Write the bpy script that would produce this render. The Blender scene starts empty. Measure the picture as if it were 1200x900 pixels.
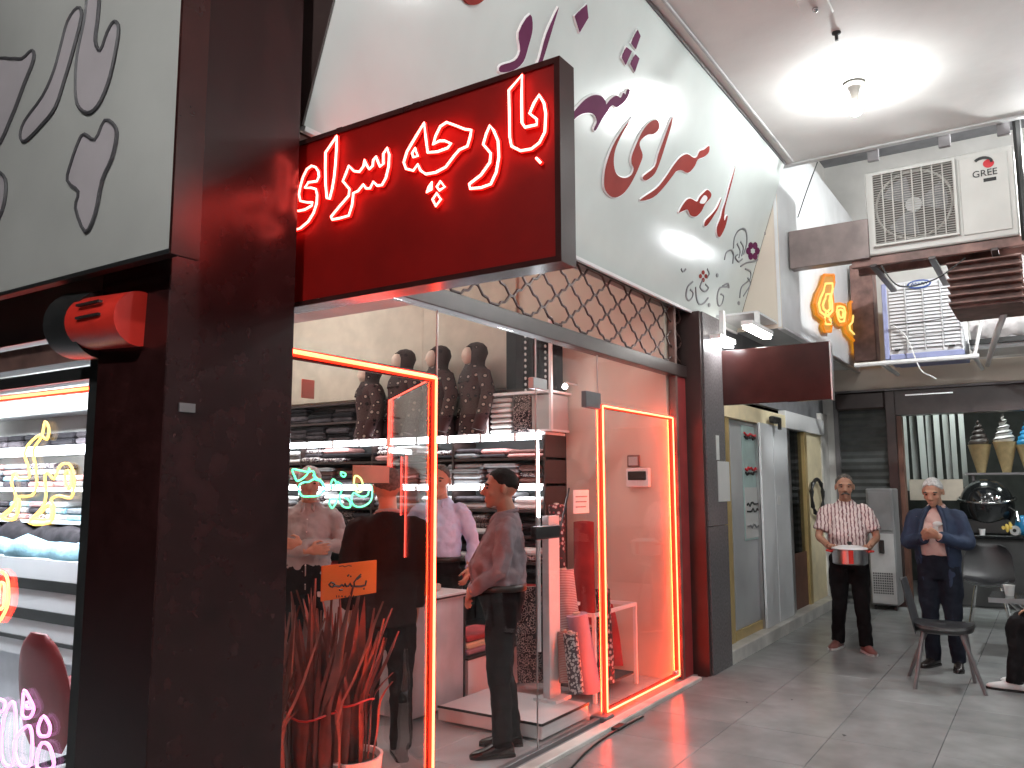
import bpy, bmesh, math, random
from mathutils import Vector, Matrix, noise
rnd = random.Random(7)
V = Vector
PI = math.pi
sc = bpy.context.scene
C = sc.collection

# ------------------------------------------------------------------ camera, world, exposure
EYE = V((0, 0, 1.55))
YAW, PITCH, ROLL = math.radians(33.182), math.radians(7.032), math.radians(-0.15)
FPX = 964.25                                    # focal length in pixels of the 1200 px wide photo
FWD = V((math.cos(YAW)*math.cos(PITCH), math.sin(YAW)*math.cos(PITCH), math.sin(PITCH)))
RGT0 = V((math.sin(YAW), -math.cos(YAW), 0)); UP0 = RGT0.cross(FWD)
RGT = RGT0*math.cos(ROLL) + UP0*math.sin(ROLL); UPV = UP0*math.cos(ROLL) - RGT0*math.sin(ROLL)
cam = bpy.data.objects.new('camera', bpy.data.cameras.new('camera')); C.objects.link(cam)
cam.matrix_world = Matrix(((RGT.x, UPV.x, -FWD.x, 0), (RGT.y, UPV.y, -FWD.y, 0), (RGT.z, UPV.z, -FWD.z, EYE.z), (0, 0, 0, 1)))
cam.data.sensor_width = 36; cam.data.lens = FPX/1200*36
cam.data.clip_start = 0.05; cam.data.clip_end = 400
sc.camera = cam
w = bpy.data.worlds.new('World'); sc.world = w; w.use_nodes = True
wn = w.node_tree.nodes; bg = wn['Background']
sky = wn.new('ShaderNodeTexSky'); sky.sky_type = 'NISHITA'; sky.sun_disc = False
sky.sun_elevation = math.radians(-4); sky.sun_rotation = math.radians(200)
w.node_tree.links.new(sky.outputs[0], bg.inputs[0]); bg.inputs[1].default_value = 0.05
sc.view_settings.view_transform = 'Standard'; sc.view_settings.look = 'None'
sc.view_settings.exposure = 0.18; sc.view_settings.gamma = 1
sc.render.engine = 'CYCLES'
cy = sc.cycles
cy.use_denoising = True; cy.max_bounces = 8; cy.diffuse_bounces = 4; cy.glossy_bounces = 4
cy.transparent_max_bounces = 16; cy.transmission_bounces = 4
cy.caustics_reflective = False; cy.caustics_refractive = False
cy.sample_clamp_indirect = 6.0; cy.use_light_tree = True

# a ray through a point of the photo, met with a real plane of the place
def ray(px, py): return FWD*FPX + RGT*(px-600) - UPV*(py-450)
def onx(px, py, X): d = ray(px, py); return EYE + d*(X/d.x)
def ony(px, py, Y): d = ray(px, py); return EYE + d*(Y/d.y)
def onz(px, py, Z): d = ray(px, py); return EYE + d*((Z-EYE.z)/d.z)
def onp(px, py, p0, n): d = ray(px, py); return EYE + d*((p0-EYE).dot(n)/d.dot(n))

# ------------------------------------------------------------------ materials
MATS = {}
HUE = {'fab_black': 'black', 'fab_dark': 'dark charcoal', 'fab_grey': 'grey', 'fab_white': 'white', 'fab_red': 'red', 'fab_brown': 'brown', 'fab_blue': 'pale blue', 'fab_pink': 'pink', 'fab_check': 'checked', 'fab_floral': 'floral print'}
def mat(name, col, rough=0.6, metal=0.0, var=0.12, scale=6.0, bump=0.0, bscale=60.0, coat=0.0, rnd_amt=0.0, spec=0.5, rvar=0.0, col2=None, dirt=0, dscale=.8, world=False):
    m = bpy.data.materials.new(name); m.use_nodes = True; MATS[name] = m
    nt = m.node_tree; N = nt.nodes; L = nt.links; b = N['Principled BSDF']
    tc = N.new('ShaderNodeTexCoord')
    nz = N.new('ShaderNodeTexNoise'); nz.inputs['Scale'].default_value = scale; nz.inputs['Detail'].default_value = 6
    pos = N.new('ShaderNodeNewGeometry').outputs['Position'] if world else tc.outputs['Object']
    L.new(pos, nz.inputs['Vector'])
    cr = N.new('ShaderNodeValToRGB')
    c2 = col2 or tuple(min(1, c*(1+var)) for c in col); c1 = tuple(c*(1-var) for c in col) if not col2 else col
    cr.color_ramp.elements[0].position = .3; cr.color_ramp.elements[1].position = .7
    cr.color_ramp.elements[0].color = (*c1, 1); cr.color_ramp.elements[1].color = (*c2, 1)
    L.new(nz.outputs['Fac'], cr.inputs[0])
    out = cr.outputs[0]
    if dirt:
        dz_ = N.new('ShaderNodeTexNoise'); dz_.inputs['Scale'].default_value = dscale; dz_.inputs['Detail'].default_value = 4; dz_.inputs['Roughness'].default_value = .55
        L.new(pos, dz_.inputs['Vector']); dr_ = N.new('ShaderNodeMapRange'); dr_.inputs[1].default_value = .28; dr_.inputs[2].default_value = .66
        dr_.inputs[3].default_value = 1-dirt; dr_.inputs[4].default_value = 1.0; L.new(dz_.outputs['Fac'], dr_.inputs[0])
        dm_ = N.new('ShaderNodeVectorMath'); dm_.operation = 'SCALE'; L.new(out, dm_.inputs[0]); L.new(dr_.outputs[0], dm_.inputs['Scale']); out = dm_.outputs[0]
    if rnd_amt:
        oi = N.new('ShaderNodeObjectInfo'); mr = N.new('ShaderNodeMapRange')
        mr.inputs[3].default_value = 1-rnd_amt; mr.inputs[4].default_value = 1+rnd_amt
        L.new(oi.outputs['Random'], mr.inputs[0])
        mx = N.new('ShaderNodeVectorMath'); mx.operation = 'SCALE'
        L.new(out, mx.inputs[0]); L.new(mr.outputs[0], mx.inputs['Scale']); out = mx.outputs[0]
    L.new(out, b.inputs['Base Color'])
    b.inputs['Roughness'].default_value = rough; b.inputs['Metallic'].default_value = metal
    b.inputs['Coat Weight'].default_value = coat; b.inputs['Specular IOR Level'].default_value = spec
    if rvar:
        mr2 = N.new('ShaderNodeMapRange'); mr2.inputs[3].default_value = max(.02, rough-rvar); mr2.inputs[4].default_value = rough+rvar
        L.new(nz.outputs['Fac'], mr2.inputs[0]); L.new(mr2.outputs[0], b.inputs['Roughness'])
    if bump:
        n2 = N.new('ShaderNodeTexNoise'); n2.inputs['Scale'].default_value = bscale; n2.inputs['Detail'].default_value = 4
        L.new(tc.outputs['Object'], n2.inputs['Vector'])
        bp = N.new('ShaderNodeBump'); bp.inputs['Strength'].default_value = bump; bp.inputs['Distance'].default_value = .01
        L.new(n2.outputs['Fac'], bp.inputs['Height']); L.new(bp.outputs[0], b.inputs['Normal'])
    return m
def emit(name, col, strength, base=(0.8, .8, .8)):
    m = bpy.data.materials.new(name); m.use_nodes = True; MATS[name] = m
    b = m.node_tree.nodes['Principled BSDF']
    b.inputs['Base Color'].default_value = (*base, 1); b.inputs['Emission Color'].default_value = (*col, 1)
    b.inputs['Emission Strength'].default_value = strength
    return m
def glass(name, tint=(1, 1, 1), refl=.022, rough=0.0):
    m = bpy.data.materials.new(name); m.use_nodes = True; MATS[name] = m
    nt = m.node_tree; N = nt.nodes; L = nt.links; N.remove(N['Principled BSDF'])
    t = N.new('ShaderNodeBsdfTransparent'); t.inputs[0].default_value = (*tint, 1)
    g = N.new('ShaderNodeBsdfGlossy'); g.inputs['Roughness'].default_value = rough
    lw = N.new('ShaderNodeLayerWeight'); lw.inputs[0].default_value = .5          # Schlick: same from either side of the sheet
    pw = N.new('ShaderNodeMath'); pw.operation = 'POWER'; pw.inputs[1].default_value = 5
    ma = N.new('ShaderNodeMath'); ma.operation = 'MULTIPLY_ADD'; ma.inputs[1].default_value = .9; ma.inputs[2].default_value = refl
    L.new(lw.outputs['Facing'], pw.inputs[0]); L.new(pw.outputs[0], ma.inputs[0])
    mx = N.new('ShaderNodeMixShader'); L.new(ma.outputs[0], mx.inputs[0]); L.new(t.outputs[0], mx.inputs[1]); L.new(g.outputs[0], mx.inputs[2])
    L.new(mx.outputs[0], N['Material Output'].inputs[0]); return m
def patterned(name, cols, scale=40, kind='VORONOI', rough=.8, thresh=.5):
    m = bpy.data.materials.new(name); m.use_nodes = True; MATS[name] = m
    nt = m.node_tree; N = nt.nodes; L = nt.links; b = N['Principled BSDF']; tc = N.new('ShaderNodeTexCoord')
    cr = N.new('ShaderNodeValToRGB'); cr.color_ramp.interpolation = 'CONSTANT'
    if kind == 'VORONOI':
        t = N.new('ShaderNodeTexVoronoi'); t.inputs['Scale'].default_value = scale; L.new(tc.outputs['Object'], t.inputs['Vector']); L.new(t.outputs['Distance'], cr.inputs[0])
    elif kind == 'WAVE':
        t = N.new('ShaderNodeTexWave'); t.inputs['Scale'].default_value = scale; t.inputs['Distortion'].default_value = .6; t.bands_direction = 'Z'
        L.new(tc.outputs['Object'], t.inputs['Vector']); L.new(t.outputs['Fac'], cr.inputs[0])
    else:
        t = N.new('ShaderNodeTexNoise'); t.inputs['Scale'].default_value = scale; L.new(tc.outputs['Object'], t.inputs['Vector']); L.new(t.outputs['Fac'], cr.inputs[0])
    cr.color_ramp.elements[0].color = (*cols[0], 1); cr.color_ramp.elements[1].color = (*cols[1], 1); cr.color_ramp.elements[1].position = thresh
    if len(cols) > 2: e = cr.color_ramp.elements.new(min(.97, thresh+.12)); e.color = (*cols[2], 1)
    L.new(cr.outputs[0], b.inputs['Base Color']); b.inputs['Roughness'].default_value = rough
    return m

mat('tile_stone', (.29, .30, .30), .23, var=.18, scale=3.5, rnd_amt=.07, dirt=.24, dscale=.9, world=True)
mat('grout', (.16, .16, .16), .8)
mat('shop_tile', (.42, .42, .43), .25, var=.1, scale=3, rnd_amt=.04)
mat('ceiling_paint', (.78, .77, .75), .75, var=.06, scale=1.2, bump=.12, bscale=20, dirt=.18, dscale=.9, world=True)
mat('white_wall', (.66, .64, .61), .7, var=.05, scale=2, bump=.08, bscale=40, dirt=.3, dscale=1.2)
mat('cream_wall', (.66, .58, .49), .6, var=.04, scale=2)
mat('grey_wall', (.16, .16, .17), .7, var=.15)
mat('dark_wall', (.05, .05, .05), .8, var=.2)
mat('sign_white', (.64, .69, .67), .15, var=.03, scale=1.2, coat=.3, bump=.35, bscale=1.6, dirt=.10, dscale=1.5)
mat('panel_white', (.74, .75, .76), .25, var=.02, scale=2, dirt=.15, dscale=2)
mat('granite', (.024, .007, .007), .24, var=.3, scale=14, spec=.4, dirt=.3, dscale=2)  # base reddened to carry the neon sign's glow on the pillar
mat('grey_granite', (.13, .12, .125), .25, var=.25, scale=50)
mat('duct_grey', (.24, .19, .18), .35, metal=.3, var=.2, scale=5, dirt=.3, dscale=4); mat('dark_paint', (.045, .028, .026), .35, var=.2)
mat('brown_steel', (.23, .125, .105), .5, var=.25, scale=8, dirt=.45, dscale=4)
mat('steel_frame', (.17, .16, .165), .45, metal=.3, var=.15)
mat('black_metal', (.02, .02, .02), .4, var=.2)
mat('black_gloss', (.012, .013, .014), .12, var=.3, coat=.5)
mat('black_leather', (.02, .02, .022), .3, var=.3, bump=.2, bscale=120)
mat('grille_wire', (.055, .022, .018), .5, var=.3, scale=20)
mat('red_board', (.17, .004, .003), .5, var=.12, scale=4, spec=.12, dirt=.2, dscale=5)
mat('maroon_board', (.034, .010, .009), .2, var=.15, spec=.4, dirt=.2, dscale=4)
mat('vinyl', (.42, .41, .39), .38, var=.05, scale=2, bump=.25, bscale=3, dirt=.18, dscale=1.2)
mat('vinyl_outline', (.06, .055, .06), .6); mat('vinyl_purple', (.40, .355, .37), .4, var=.06)
mat('letter_purple', (.13, .02, .075), .7, spec=.1, var=.1); mat('letter_red', (.27, .035, .028), .7, spec=.1, var=.15); mat('letter_white', (.9, .9, .9), .4, var=.01)
mat('print_grey', (.20, .20, .21), .5)
mat('ac_white', (.56, .55, .52), .4, var=.05, scale=4); mat('ac_dark', (.10, .09, .08), .6, var=.2); mat('ac_wire', (.42, .40, .37), .5)
mat('cooler_white', (.60, .60, .62), .5, var=.04); mat('cooler_blue', (.30, .33, .55), .5); mat('blue_ink', (.03, .07, .25), .5); mat('red_ink', (.55, .02, .03), .5); mat('black_ink', (.015, .015, .015), .5)
mat('gold', (.60, .44, .19), .35, metal=.4, var=.1); mat('gold_paint', (.80, .69, .46), .5, var=.1)
mat('marble', (.72, .70, .66), .3, var=.12, scale=3, dirt=.35, dscale=3)
mat('frosted', (.80, .82, .84), .22, var=.1, scale=1.5); mat('grey_door', (.42, .43, .44), .2, var=.15, scale=1.5)
mat('poster_paper', (.62, .76, .74), .6, var=.1); mat('paper', (.85, .85, .84), .7, var=.02)
mat('orange_plate', (.98, .24, .04), .4, var=.03); mat('pink_plate', (.75, .32, .24), .5)
mat('white_plastic', (.8, .8, .8), .35, var=.03); mat('black_trim', (.015, .015, .015), .4)
mat('skin', (.50, .27, .18), .5, var=.07, scale=14); mat('mannequin_skin', (.66, .50, .41), .45); mat('skin_dark', (.42, .215, .14), .5, var=.07, scale=14)
mat('eye_dark', (.02, .015, .012), .15); mat('hair_grey', (.56, .55, .54), .8, var=.25, scale=60, bump=.5, bscale=150); mat('hair_dark', (.012, .010, .009), .6, var=.4, scale=60, bump=.5, bscale=150); mat('hair_salt', (.12, .11, .10), .7, var=.5, scale=60, bump=.5, bscale=150)
mat('trousers_black', (.012, .011, .012), .9, spec=.12, var=.25, scale=12, bump=.7, bscale=17); mat('trousers_navy', (.014, .017, .026), .9, spec=.12, var=.2, bump=.7, bscale=17)
mat('shirt_grey', (.38, .36, .36), .8, var=.08, bump=.7, bscale=17); mat('shirt_blue', (.50, .56, .76), .8, var=.06, bump=.7, bscale=17); mat('shirt_mauve', (.26, .22, .24), .8, var=.08, bump=.7, bscale=17)
mat('suit_brown', (.016, .012, .012), .9, spec=.15, var=.15, bump=.7, bscale=17); mat('suit_blue', (.016, .030, .068), .75, var=.2, bump=.7, bscale=17); mat('shirt_pink', (.60, .42, .38), .8, var=.06, bump=.7, bscale=17)
mat('shoe_black', (.015, .012, .012), .25, var=.2); mat('shoe_brown', (.22, .08, .07), .5, var=.2); mat('shoe_white', (.7, .7, .7), .5); mat('belt', (.02, .015, .012), .4)
mat('steel', (.68, .68, .69), .30, metal=1, var=.08); mat('chrome', (.6, .6, .6), .1, metal=1)
mat('red_plastic', (.6, .03, .02), .35); mat('leaf', (.17, .038, .024), .4, var=.35, scale=14, rnd_amt=.3); mat('leaf_edge', (.40, .33, .10), .45)  # leaf base colour holds the red neon light falling on the plants
mat('pot_pink', (.62, .45, .42), .5); mat('soil', (.04, .03, .02), .9)
mat('heater_grey', (.22, .22, .225), .4, var=.1); mat('heater_light', (.45, .45, .45), .4)
mat('chair_shell', (.07, .07, .075), .3); mat('chair_red', (.20, .015, .02), .5, var=.15); mat('plastic_sheet', (.55, .52, .52), .1, var=.3, scale=6, bump=.8, bscale=9)
mat('cone', (.62, .47, .25), .6, var=.1, scale=20); mat('cream_swirl', (.68, .66, .66), .4, var=.1); mat('choc_swirl', (.04, .03, .028), .4)
mat('shutter_grey', (.075, .08, .08), .4, var=.3, scale=5); mat('wood_brown', (.14, .06, .04), .5, var=.2)
mat('strip_panel', (.42, .44, .43), .5, var=.1, scale=3); mat('banana', (.75, .55, .12), .5); mat('bag_blue', (.02, .22, .45), .3); mat('green_wall', (.05, .055, .05), .6, var=.3)
mat('counter_white', (.74, .73, .74), .25, var=.02); mat('counter_grey', (.55, .55, .58), .3)
mat('beige', (.55, .48, .40), .7, var=.1)
mat('fab_black', (.014, .012, .014), .9, spec=.15, var=.4, scale=14, rnd_amt=.4); mat('fab_dark', (.06, .05, .055), .85, var=.4, scale=14, rnd_amt=.4)
mat('fab_grey', (.28, .28, .29), .85, var=.2, scale=14, rnd_amt=.3); mat('fab_white', (.72, .71, .70), .85, var=.1, rnd_amt=.15); mat('fab_red', (.32, .03, .03), .85, var=.2, rnd_amt=.3); mat('fab_brown', (.14, .06, .05), .85, var=.2, rnd_amt=.3)
mat('fab_blue', (.30, .52, .62), .85, var=.25, scale=12, bump=.6, bscale=30); mat('fab_mauve', (.36, .28, .38), .85, var=.1); mat('fab_pink', (.55, .26, .24), .85, var=.1, rnd_amt=.2)
patterned('fab_floral', ((.02, .015, .018), (.45, .36, .34), (.02, .015, .018)), 45, thresh=.42)
patterned('fab_check', ((.55, .5, .48), (.08, .05, .06)), 55, 'VORONOI', thresh=.5)
patterned('fab_wave', ((.62, .55, .55), (.30, .12, .14)), 28, 'WAVE', thresh=.55)
patterned('fab_redflower', ((.50, .44, .42), (.25, .03, .04), (.04, .02, .02)), 32, thresh=.35)
patterned('fab_plaid', ((.40, .10, .08), (.55, .40, .36)), 30, 'WAVE', thresh=.5)
patterned('dress_print', ((.34, .25, .21), (.008, .005, .006), (.06, .03, .03)), 15, thresh=.22)
patterned('scarf_print', ((.34, .26, .23), (.02, .014, .015), (.05, .035, .035)), 14, thresh=.20)
patterned('shirt_stripe', ((.22, .10, .11), (.74, .62, .60)), 9, 'WAVE', thresh=.27)
for n_ in MATS['shirt_stripe'].node_tree.nodes:
    if n_.type == 'TEX_WAVE': n_.bands_direction = 'Y'; n_.inputs['Distortion'].default_value = 2.5; n_.inputs['Detail'].default_value = 1; n_.inputs['Detail Scale'].default_value = 3
patterned('wire_mesh', ((.02, .02, .02), (.30, .30, .30)), 90, thresh=.5)
glass('pane_glass'); glass('tint_glass', (.86, .9, .9)); glass('dark_glass', (.35, .38, .4))
emit('neon_red', (1, .040, .010), 22); emit('red_fill', (1, .075, .016), 52); emit('neon_red_glow', (1, .02, .006), 3.2, (.6, .03, .02)); emit('neon_red_reflection', (1, .03, .010), 4)
emit('neon_sign', (1, .075, .058), 17); emit('neon_sign_glow', (1, .010, .006), 2.0, (.5, .02, .02))
emit('neon_green', (.03, .80, .34), 2.2); emit('neon_lime', (.55, .9, .20), 1.8)
emit('neon_yellow', (1, .62, .10), 1.9); emit('neon_magenta', (1, .30, .85), 1.6); emit('neon_amber', (1, .30, .01), .60, (.2, .06, .01)); emit('neon_amber_core', (1, .75, .22), 1.0, (.3, .15, .02)); emit('neon_amber_face', (1, .42, .03), .42, (.15, .06, .01))
emit('led_white', (.88, .95, 1), 19); emit('lamp_white', (.97, 1, .99), 1000); emit('lamp_side_fill', (.97, 1, .99), 650); emit('lamp_main', (.97, 1, .99), 430); emit('lamp_soft', (.97, 1, .99), 2700); emit('lamp_far', (.97, 1, .99), 1250); emit('lamp_panel', (1, .97, .92), 16); emit('tube_white', (.95, .98, 1), 40); emit('lamp_cool', (.82, .92, 1), 85)
emit('lamp_dim', (.90, 1, .95), 28); emit('flood', (.95, .98, 1), 75); emit('lamp_small', (1, .96, .90), 60)
for nm_ in ('orange_plate', 'pink_plate', 'poster_paper', 'paper'):     # thin sheets let light through
    nt = MATS[nm_].node_tree; b = nt.nodes['Principled BSDF']; tr = nt.nodes.new('ShaderNodeBsdfTranslucent'); mx = nt.nodes.new('ShaderNodeMixShader')
    nt.links.new(b.inputs['Base Color'].links[0].from_socket, tr.inputs[0]); mx.inputs[0].default_value = .45
    nt.links.new(b.outputs[0], mx.inputs[1]); nt.links.new(tr.outputs[0], mx.inputs[2]); nt.links.new(mx.outputs[0], nt.nodes['Material Output'].inputs[0])
for nm_ in ('dress_print', 'scarf_print', 'hair_dark', 'hair_salt', 'fab_dark', 'fab_floral', 'shirt_mauve'): MATS[nm_].node_tree.nodes['Principled BSDF'].inputs['Specular IOR Level'].default_value = .12
def M(n): return MATS[n]

# ------------------------------------------------------------------ mesh helpers
class MB:
    def __init__(s): s.v = []; s.f = []
    def add(s, vs, fs):
        o = len(s.v); s.v += [V(p) for p in vs]; s.f += [tuple(i+o for i in f) for f in fs]; return s
    def box(s, lo, hi, rot=None, piv=None):
        (a, b, c), (d, e, f) = lo, hi
        vs = [V(p) for p in ((a,b,c),(d,b,c),(d,e,c),(a,e,c),(a,b,f),(d,b,f),(d,e,f),(a,e,f))]
        if rot is not None:
            pv = V(piv) if piv is not None else sum(vs, V())/8
            vs = [rot @ (p-pv) + pv for p in vs]
        return s.add(vs, [(0,3,2,1),(4,5,6,7),(0,1,5,4),(1,2,6,5),(2,3,7,6),(3,0,4,7)])
    def cbox(s, lo, hi, ch=.01):                     # box with chamfered edges along z and top
        (a, b, c), (d, e, f) = lo, hi
        ch = min(ch, (d-a)/3, (e-b)/3, (f-c)/3)
        def ring(i, z): return [(a+i+ch,b+i,z),(d-i-ch,b+i,z),(d-i,b+i+ch,z),(d-i,e-i-ch,z),(d-i-ch,e-i,z),(a+i+ch,e-i,z),(a+i,e-i-ch,z),(a+i,b+i+ch,z)]
        rs = [ring(ch, c), ring(0, c+ch), ring(0, f-ch), ring(ch, f)]
        return s.loft(rs)
    def loft(s, rings, cap=True, closed=True):
        n = len(rings[0]); o = len(s.v)
        for r in rings: s.v += [V(p) for p in r]
        for i in range(len(rings)-1):
            for j in range(n if closed else n-1):
                k = (j+1) % n
                s.f.append((o+i*n+j, o+i*n+k, o+(i+1)*n+k, o+(i+1)*n+j))
        if cap: s.f.append(tuple(o+j for j in range(n))[::-1]); s.f.append(tuple(o+(len(rings)-1)*n+j for j in range(n)))
        return s
    def tube(s, pts, r, seg=6, closed=False, cap=True):
        pts = [V(p) for p in pts]; n = len(pts); rs = r if isinstance(r, (list, tuple)) else [r]*n
        rings = []; prev = None
        for i, p in enumerate(pts):
            a = pts[(i-1) % n] if (i or closed) else p; b = pts[(i+1) % n] if (i < n-1 or closed) else p
            t = (b-a).normalized() if (b-a).length > 1e-9 else V((0,0,1))
            if prev is None:
                u = t.orthogonal().normalized()
            else:
                u = prev - t*prev.dot(t); u = u.normalized() if u.length > 1e-6 else t.orthogonal().normalized()
            prev = u; v = t.cross(u)
            rings.append([p + (u*math.cos(2*PI*k/seg) + v*math.sin(2*PI*k/seg))*rs[i] for k in range(seg)])
        if closed:
            o = len(s.v)
            for q in rings: s.v += q
            for i in range(n):
                i2 = (i+1) % n; sh = 0
                if i2 == 0:                                  # close the twist
                    best = min(range(seg), key=lambda h: (rings[0][h]-rings[-1][0]).length); sh = best
                for j in range(seg):
                    s.f.append((o+i*seg+j, o+i*seg+(j+1) % seg, o+i2*seg+(j+1+sh) % seg, o+i2*seg+(j+sh) % seg))
            return s
        return s.loft(rings, cap)
    def cyl(s, a, b, r, seg=16, r2=None):
        return s.tube([a, b], [r, r2 if r2 is not None else r], seg)
    def prism(s, poly, ext):
        n = len(poly); ext = V(ext)
        return s.add([V(p) for p in poly] + [V(p)+ext for p in poly], [tuple(range(n))[::-1], tuple(range(n, 2*n))] + [(i, (i+1) % n, n+(i+1) % n, n+i) for i in range(n)])
    def ell(s, c, r, seg=14, ring=9, rot=None):
        c = V(c); vs = []; fs = []
        for i in range(ring+1):
            th = PI*i/ring
            for j in range(seg):
                ph = 2*PI*j/seg
                p = V((r[0]*math.sin(th)*math.cos(ph), r[1]*math.sin(th)*math.sin(ph), r[2]*math.cos(th)))
                vs.append(c + (rot @ p if rot else p))
        for i in range(ring):
            for j in range(seg):
                fs.append((i*seg+j, (i+1)*seg+j, (i+1)*seg+(j+1) % seg, i*seg+(j+1) % seg))
        return s.add(vs, fs)
    def lathe(s, prof, c=(0, 0, 0), seg=20):
        c = V(c)
        return s.loft([[c+V((max(r, 1e-4)*math.cos(2*PI*k/seg), max(r, 1e-4)*math.sin(2*PI*k/seg), z)) for k in range(seg)] for r, z in prof])
    def xf(s, m): s.v = [m @ p for p in s.v]; return s
    def mesh(s, name):
        me = bpy.data.meshes.new(name); me.from_pydata([tuple(p) for p in s.v], [], s.f); me.validate()
        b = bmesh.new(); b.from_mesh(me); bmesh.ops.remove_doubles(b, verts=b.verts, dist=1e-6)
        bmesh.ops.recalc_face_normals(b, faces=b.faces); b.to_mesh(me); b.free(); return me
def smooth(me, ang=None):
    for p in me.polygons: p.use_smooth = True
    if ang:
        b = bmesh.new(); b.from_mesh(me)
        for e in b.edges:
            if len(e.link_faces) == 2 and e.calc_face_angle(0) > math.radians(ang): e.smooth = False
        b.to_mesh(me); b.free()
LOCAL = set()                                        # things whose parts are written in their own coordinates
def obj(name, mb, m, parent=None, sm=None, **props):
    me = mb.mesh(name) if isinstance(mb, MB) else mb
    if not me.materials: me.materials.append(M(m) if isinstance(m, str) else m)
    if sm: smooth(me, sm)
    o = bpy.data.objects.new(name, me); C.objects.link(o)
    if parent is not None:
        o.parent = parent; par = parent; off = V(); rot = False
        while par is not None: off += par.location; rot = rot or par.name in LOCAL; par = par.parent
        if not rot: o.location = -off
    for k, v in props.items(): o[k] = v
    return o
def tag(o, label, cat, group=None):
    o['label'] = label; o['category'] = cat
    if group: o['group'] = group
    return o
def thing(name, label, cat, loc=(0, 0, 0), group=None, rotz=0, local=False):
    o = bpy.data.objects.new(name, None); C.objects.link(o); o.location = loc; o.rotation_euler = (0, 0, rotz)
    if local: LOCAL.add(o.name)
    o.empty_display_size = .1
    return tag(o, label, cat, group)
def struct(name, mb, m, parent=None, **k): return obj(name, mb, m, parent, kind='structure', **k)
def strokes(crop, lines, plane):                      # traced strokes -> points on a plane of the place
    ox, oy, k = crop
    return [[plane(ox + x/k, oy + y/k) for x, y in ln] for ln in lines]
def curve(pts, n=4, closed=False):                    # Catmull-Rom through points
    pts = [V(p) for p in pts]; N_ = len(pts); out = []
    for i in range(N_ if closed else N_-1):
        p1, p2 = pts[i], pts[(i+1) % N_]
        p0 = pts[(i-1) % N_] if (i or closed) else p1; p3 = pts[(i+2) % N_] if (i+2 < N_ or closed) else p2
        for k in range(n):
            t = k/n
            out.append(.5*((2*p1) + (p2-p0)*t + (2*p0-5*p1+4*p2-p3)*t*t + (3*p1-p0-3*p2+p3)*t**3))
    if not closed: out.append(pts[-1])
    return out
def text_mesh(body, size, extrude=.002):
    cu = bpy.data.curves.new('txt', 'FONT'); cu.body = body; cu.size = size; cu.extrude = extrude; cu.align_x = 'CENTER'; cu.align_y = 'CENTER'
    o = bpy.data.objects.new('txt', cu); me = bpy.data.meshes.new_from_object(o); bpy.data.objects.remove(o); return me

YG = 2.62           # shop glass line
XW = 6.42           # shop's far side wall
ZC = 4.68           # arcade ceiling
XF = 11.8           # far wall of the arcade

# ------------------------------------------------------------------ ground
fl = struct('floor', MB().box((-8, -7, -.06), (16, 12, -.012)), 'grout')
tile = MB().cbox((0.0015, 0.0015, -.03), (.5985, .5985, 0), .0015).mesh('tile'); tile.materials.append(M('tile_stone'))
for i in range(-3, 23):
    for j in range(-9, 5):
        x, y = i*.6+.1, j*.6-.53
        if i < 1 and j < -4: continue
        if y > 2.3 or x > 12.0: continue
        o = bpy.data.objects.new('tile', tile); C.objects.link(o); o.parent = fl; o.location = (x, y, rnd.uniform(-.0006, .0006))
stile = MB().cbox((0.002, 0.002, -.03), (.598, .598, 0), .002).mesh('tile'); stile.materials.append(M('shop_tile'))
sf = struct('shop_floor', MB().box((2.0, 2.56, -.010), (6.5, 9, -.004)), 'grout')
for i in range(8):
    for j in range(10):
        o = bpy.data.objects.new('tile', stile); C.objects.link(o); o.parent = sf; o.location = (2.05+i*.6, 2.56+j*.6, 0.002)
# threshold kerb in front of the glass
struct('threshold', MB().cbox((2.2, 2.47, -.01), (6.55, 2.555, .025), .006), 'marble')

# ------------------------------------------------------------------ ceiling of the arcade and its lamps
ce = struct('ceiling', MB().box((-6, -6, ZC), (7.97, 2.02, ZC+.2)), 'ceiling_paint')
def ceiling_lamp(x, y, label, hot='lamp_white', r=.055):
    t = thing('ceiling_lamp', label, 'ceiling lamp', (x, y, ZC), 'bare ceiling lamps of the arcade')
    obj('lamp_holder', MB().lathe([(.085, 0), (.085, -.02), (.05, -.035), (.035, -.085), (.03, -.165)], (x, y, ZC)), 'ac_dark', t, 40)
    obj('bulb', MB().ell((x, y, ZC-.21), (r, r, r*1.05)), hot, t, 180)
    return t
LAMPS = [(6.6, 1.1, 'bright glowing bulb under the arcade ceiling beside the white fascia'), (1.6, -.9, 'bare glowing bulb on the ceiling above the camera'), (4.2, -3.4, 'bare glowing bulb on the ceiling over the opposite side of the arcade'), (-1.2, 1.2, 'bare glowing bulb on the ceiling behind and left of the camera'), (6.2, -2.0, 'unseen bulb added on the ceiling to brighten the right side')]  # last bulb is an unseen addition that lifts floor, people and ceiling
for i, (x, y, lb) in enumerate(LAMPS): ceiling_lamp(x, y, lb, ('lamp_main', 'lamp_white', 'lamp_white', 'lamp_soft', 'lamp_side_fill')[i])
t = ceiling_lamp(8.75, -.34, 'bare bulb hanging just beyond the arcade ceiling edge right of the air conditioner', 'lamp_far', .085)
for ch_ in t.children: ch_.location.z += .13
obj('drop_rod', MB().cyl((8.75, -.34, 6.0), (8.75, -.34, ZC+.13), .012, 8), 'black_metal', t)
t = tag(obj('ceiling_hook', MB().lathe([(.03, 0), (.03, -.01), (.012, -.02), (.012, -.06)], onz(980, 38, ZC)), 'black_metal'), 'tiny dark hook stub sticking out of the arcade ceiling', 'hook')
p = onz(955, 6, ZC)
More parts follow.
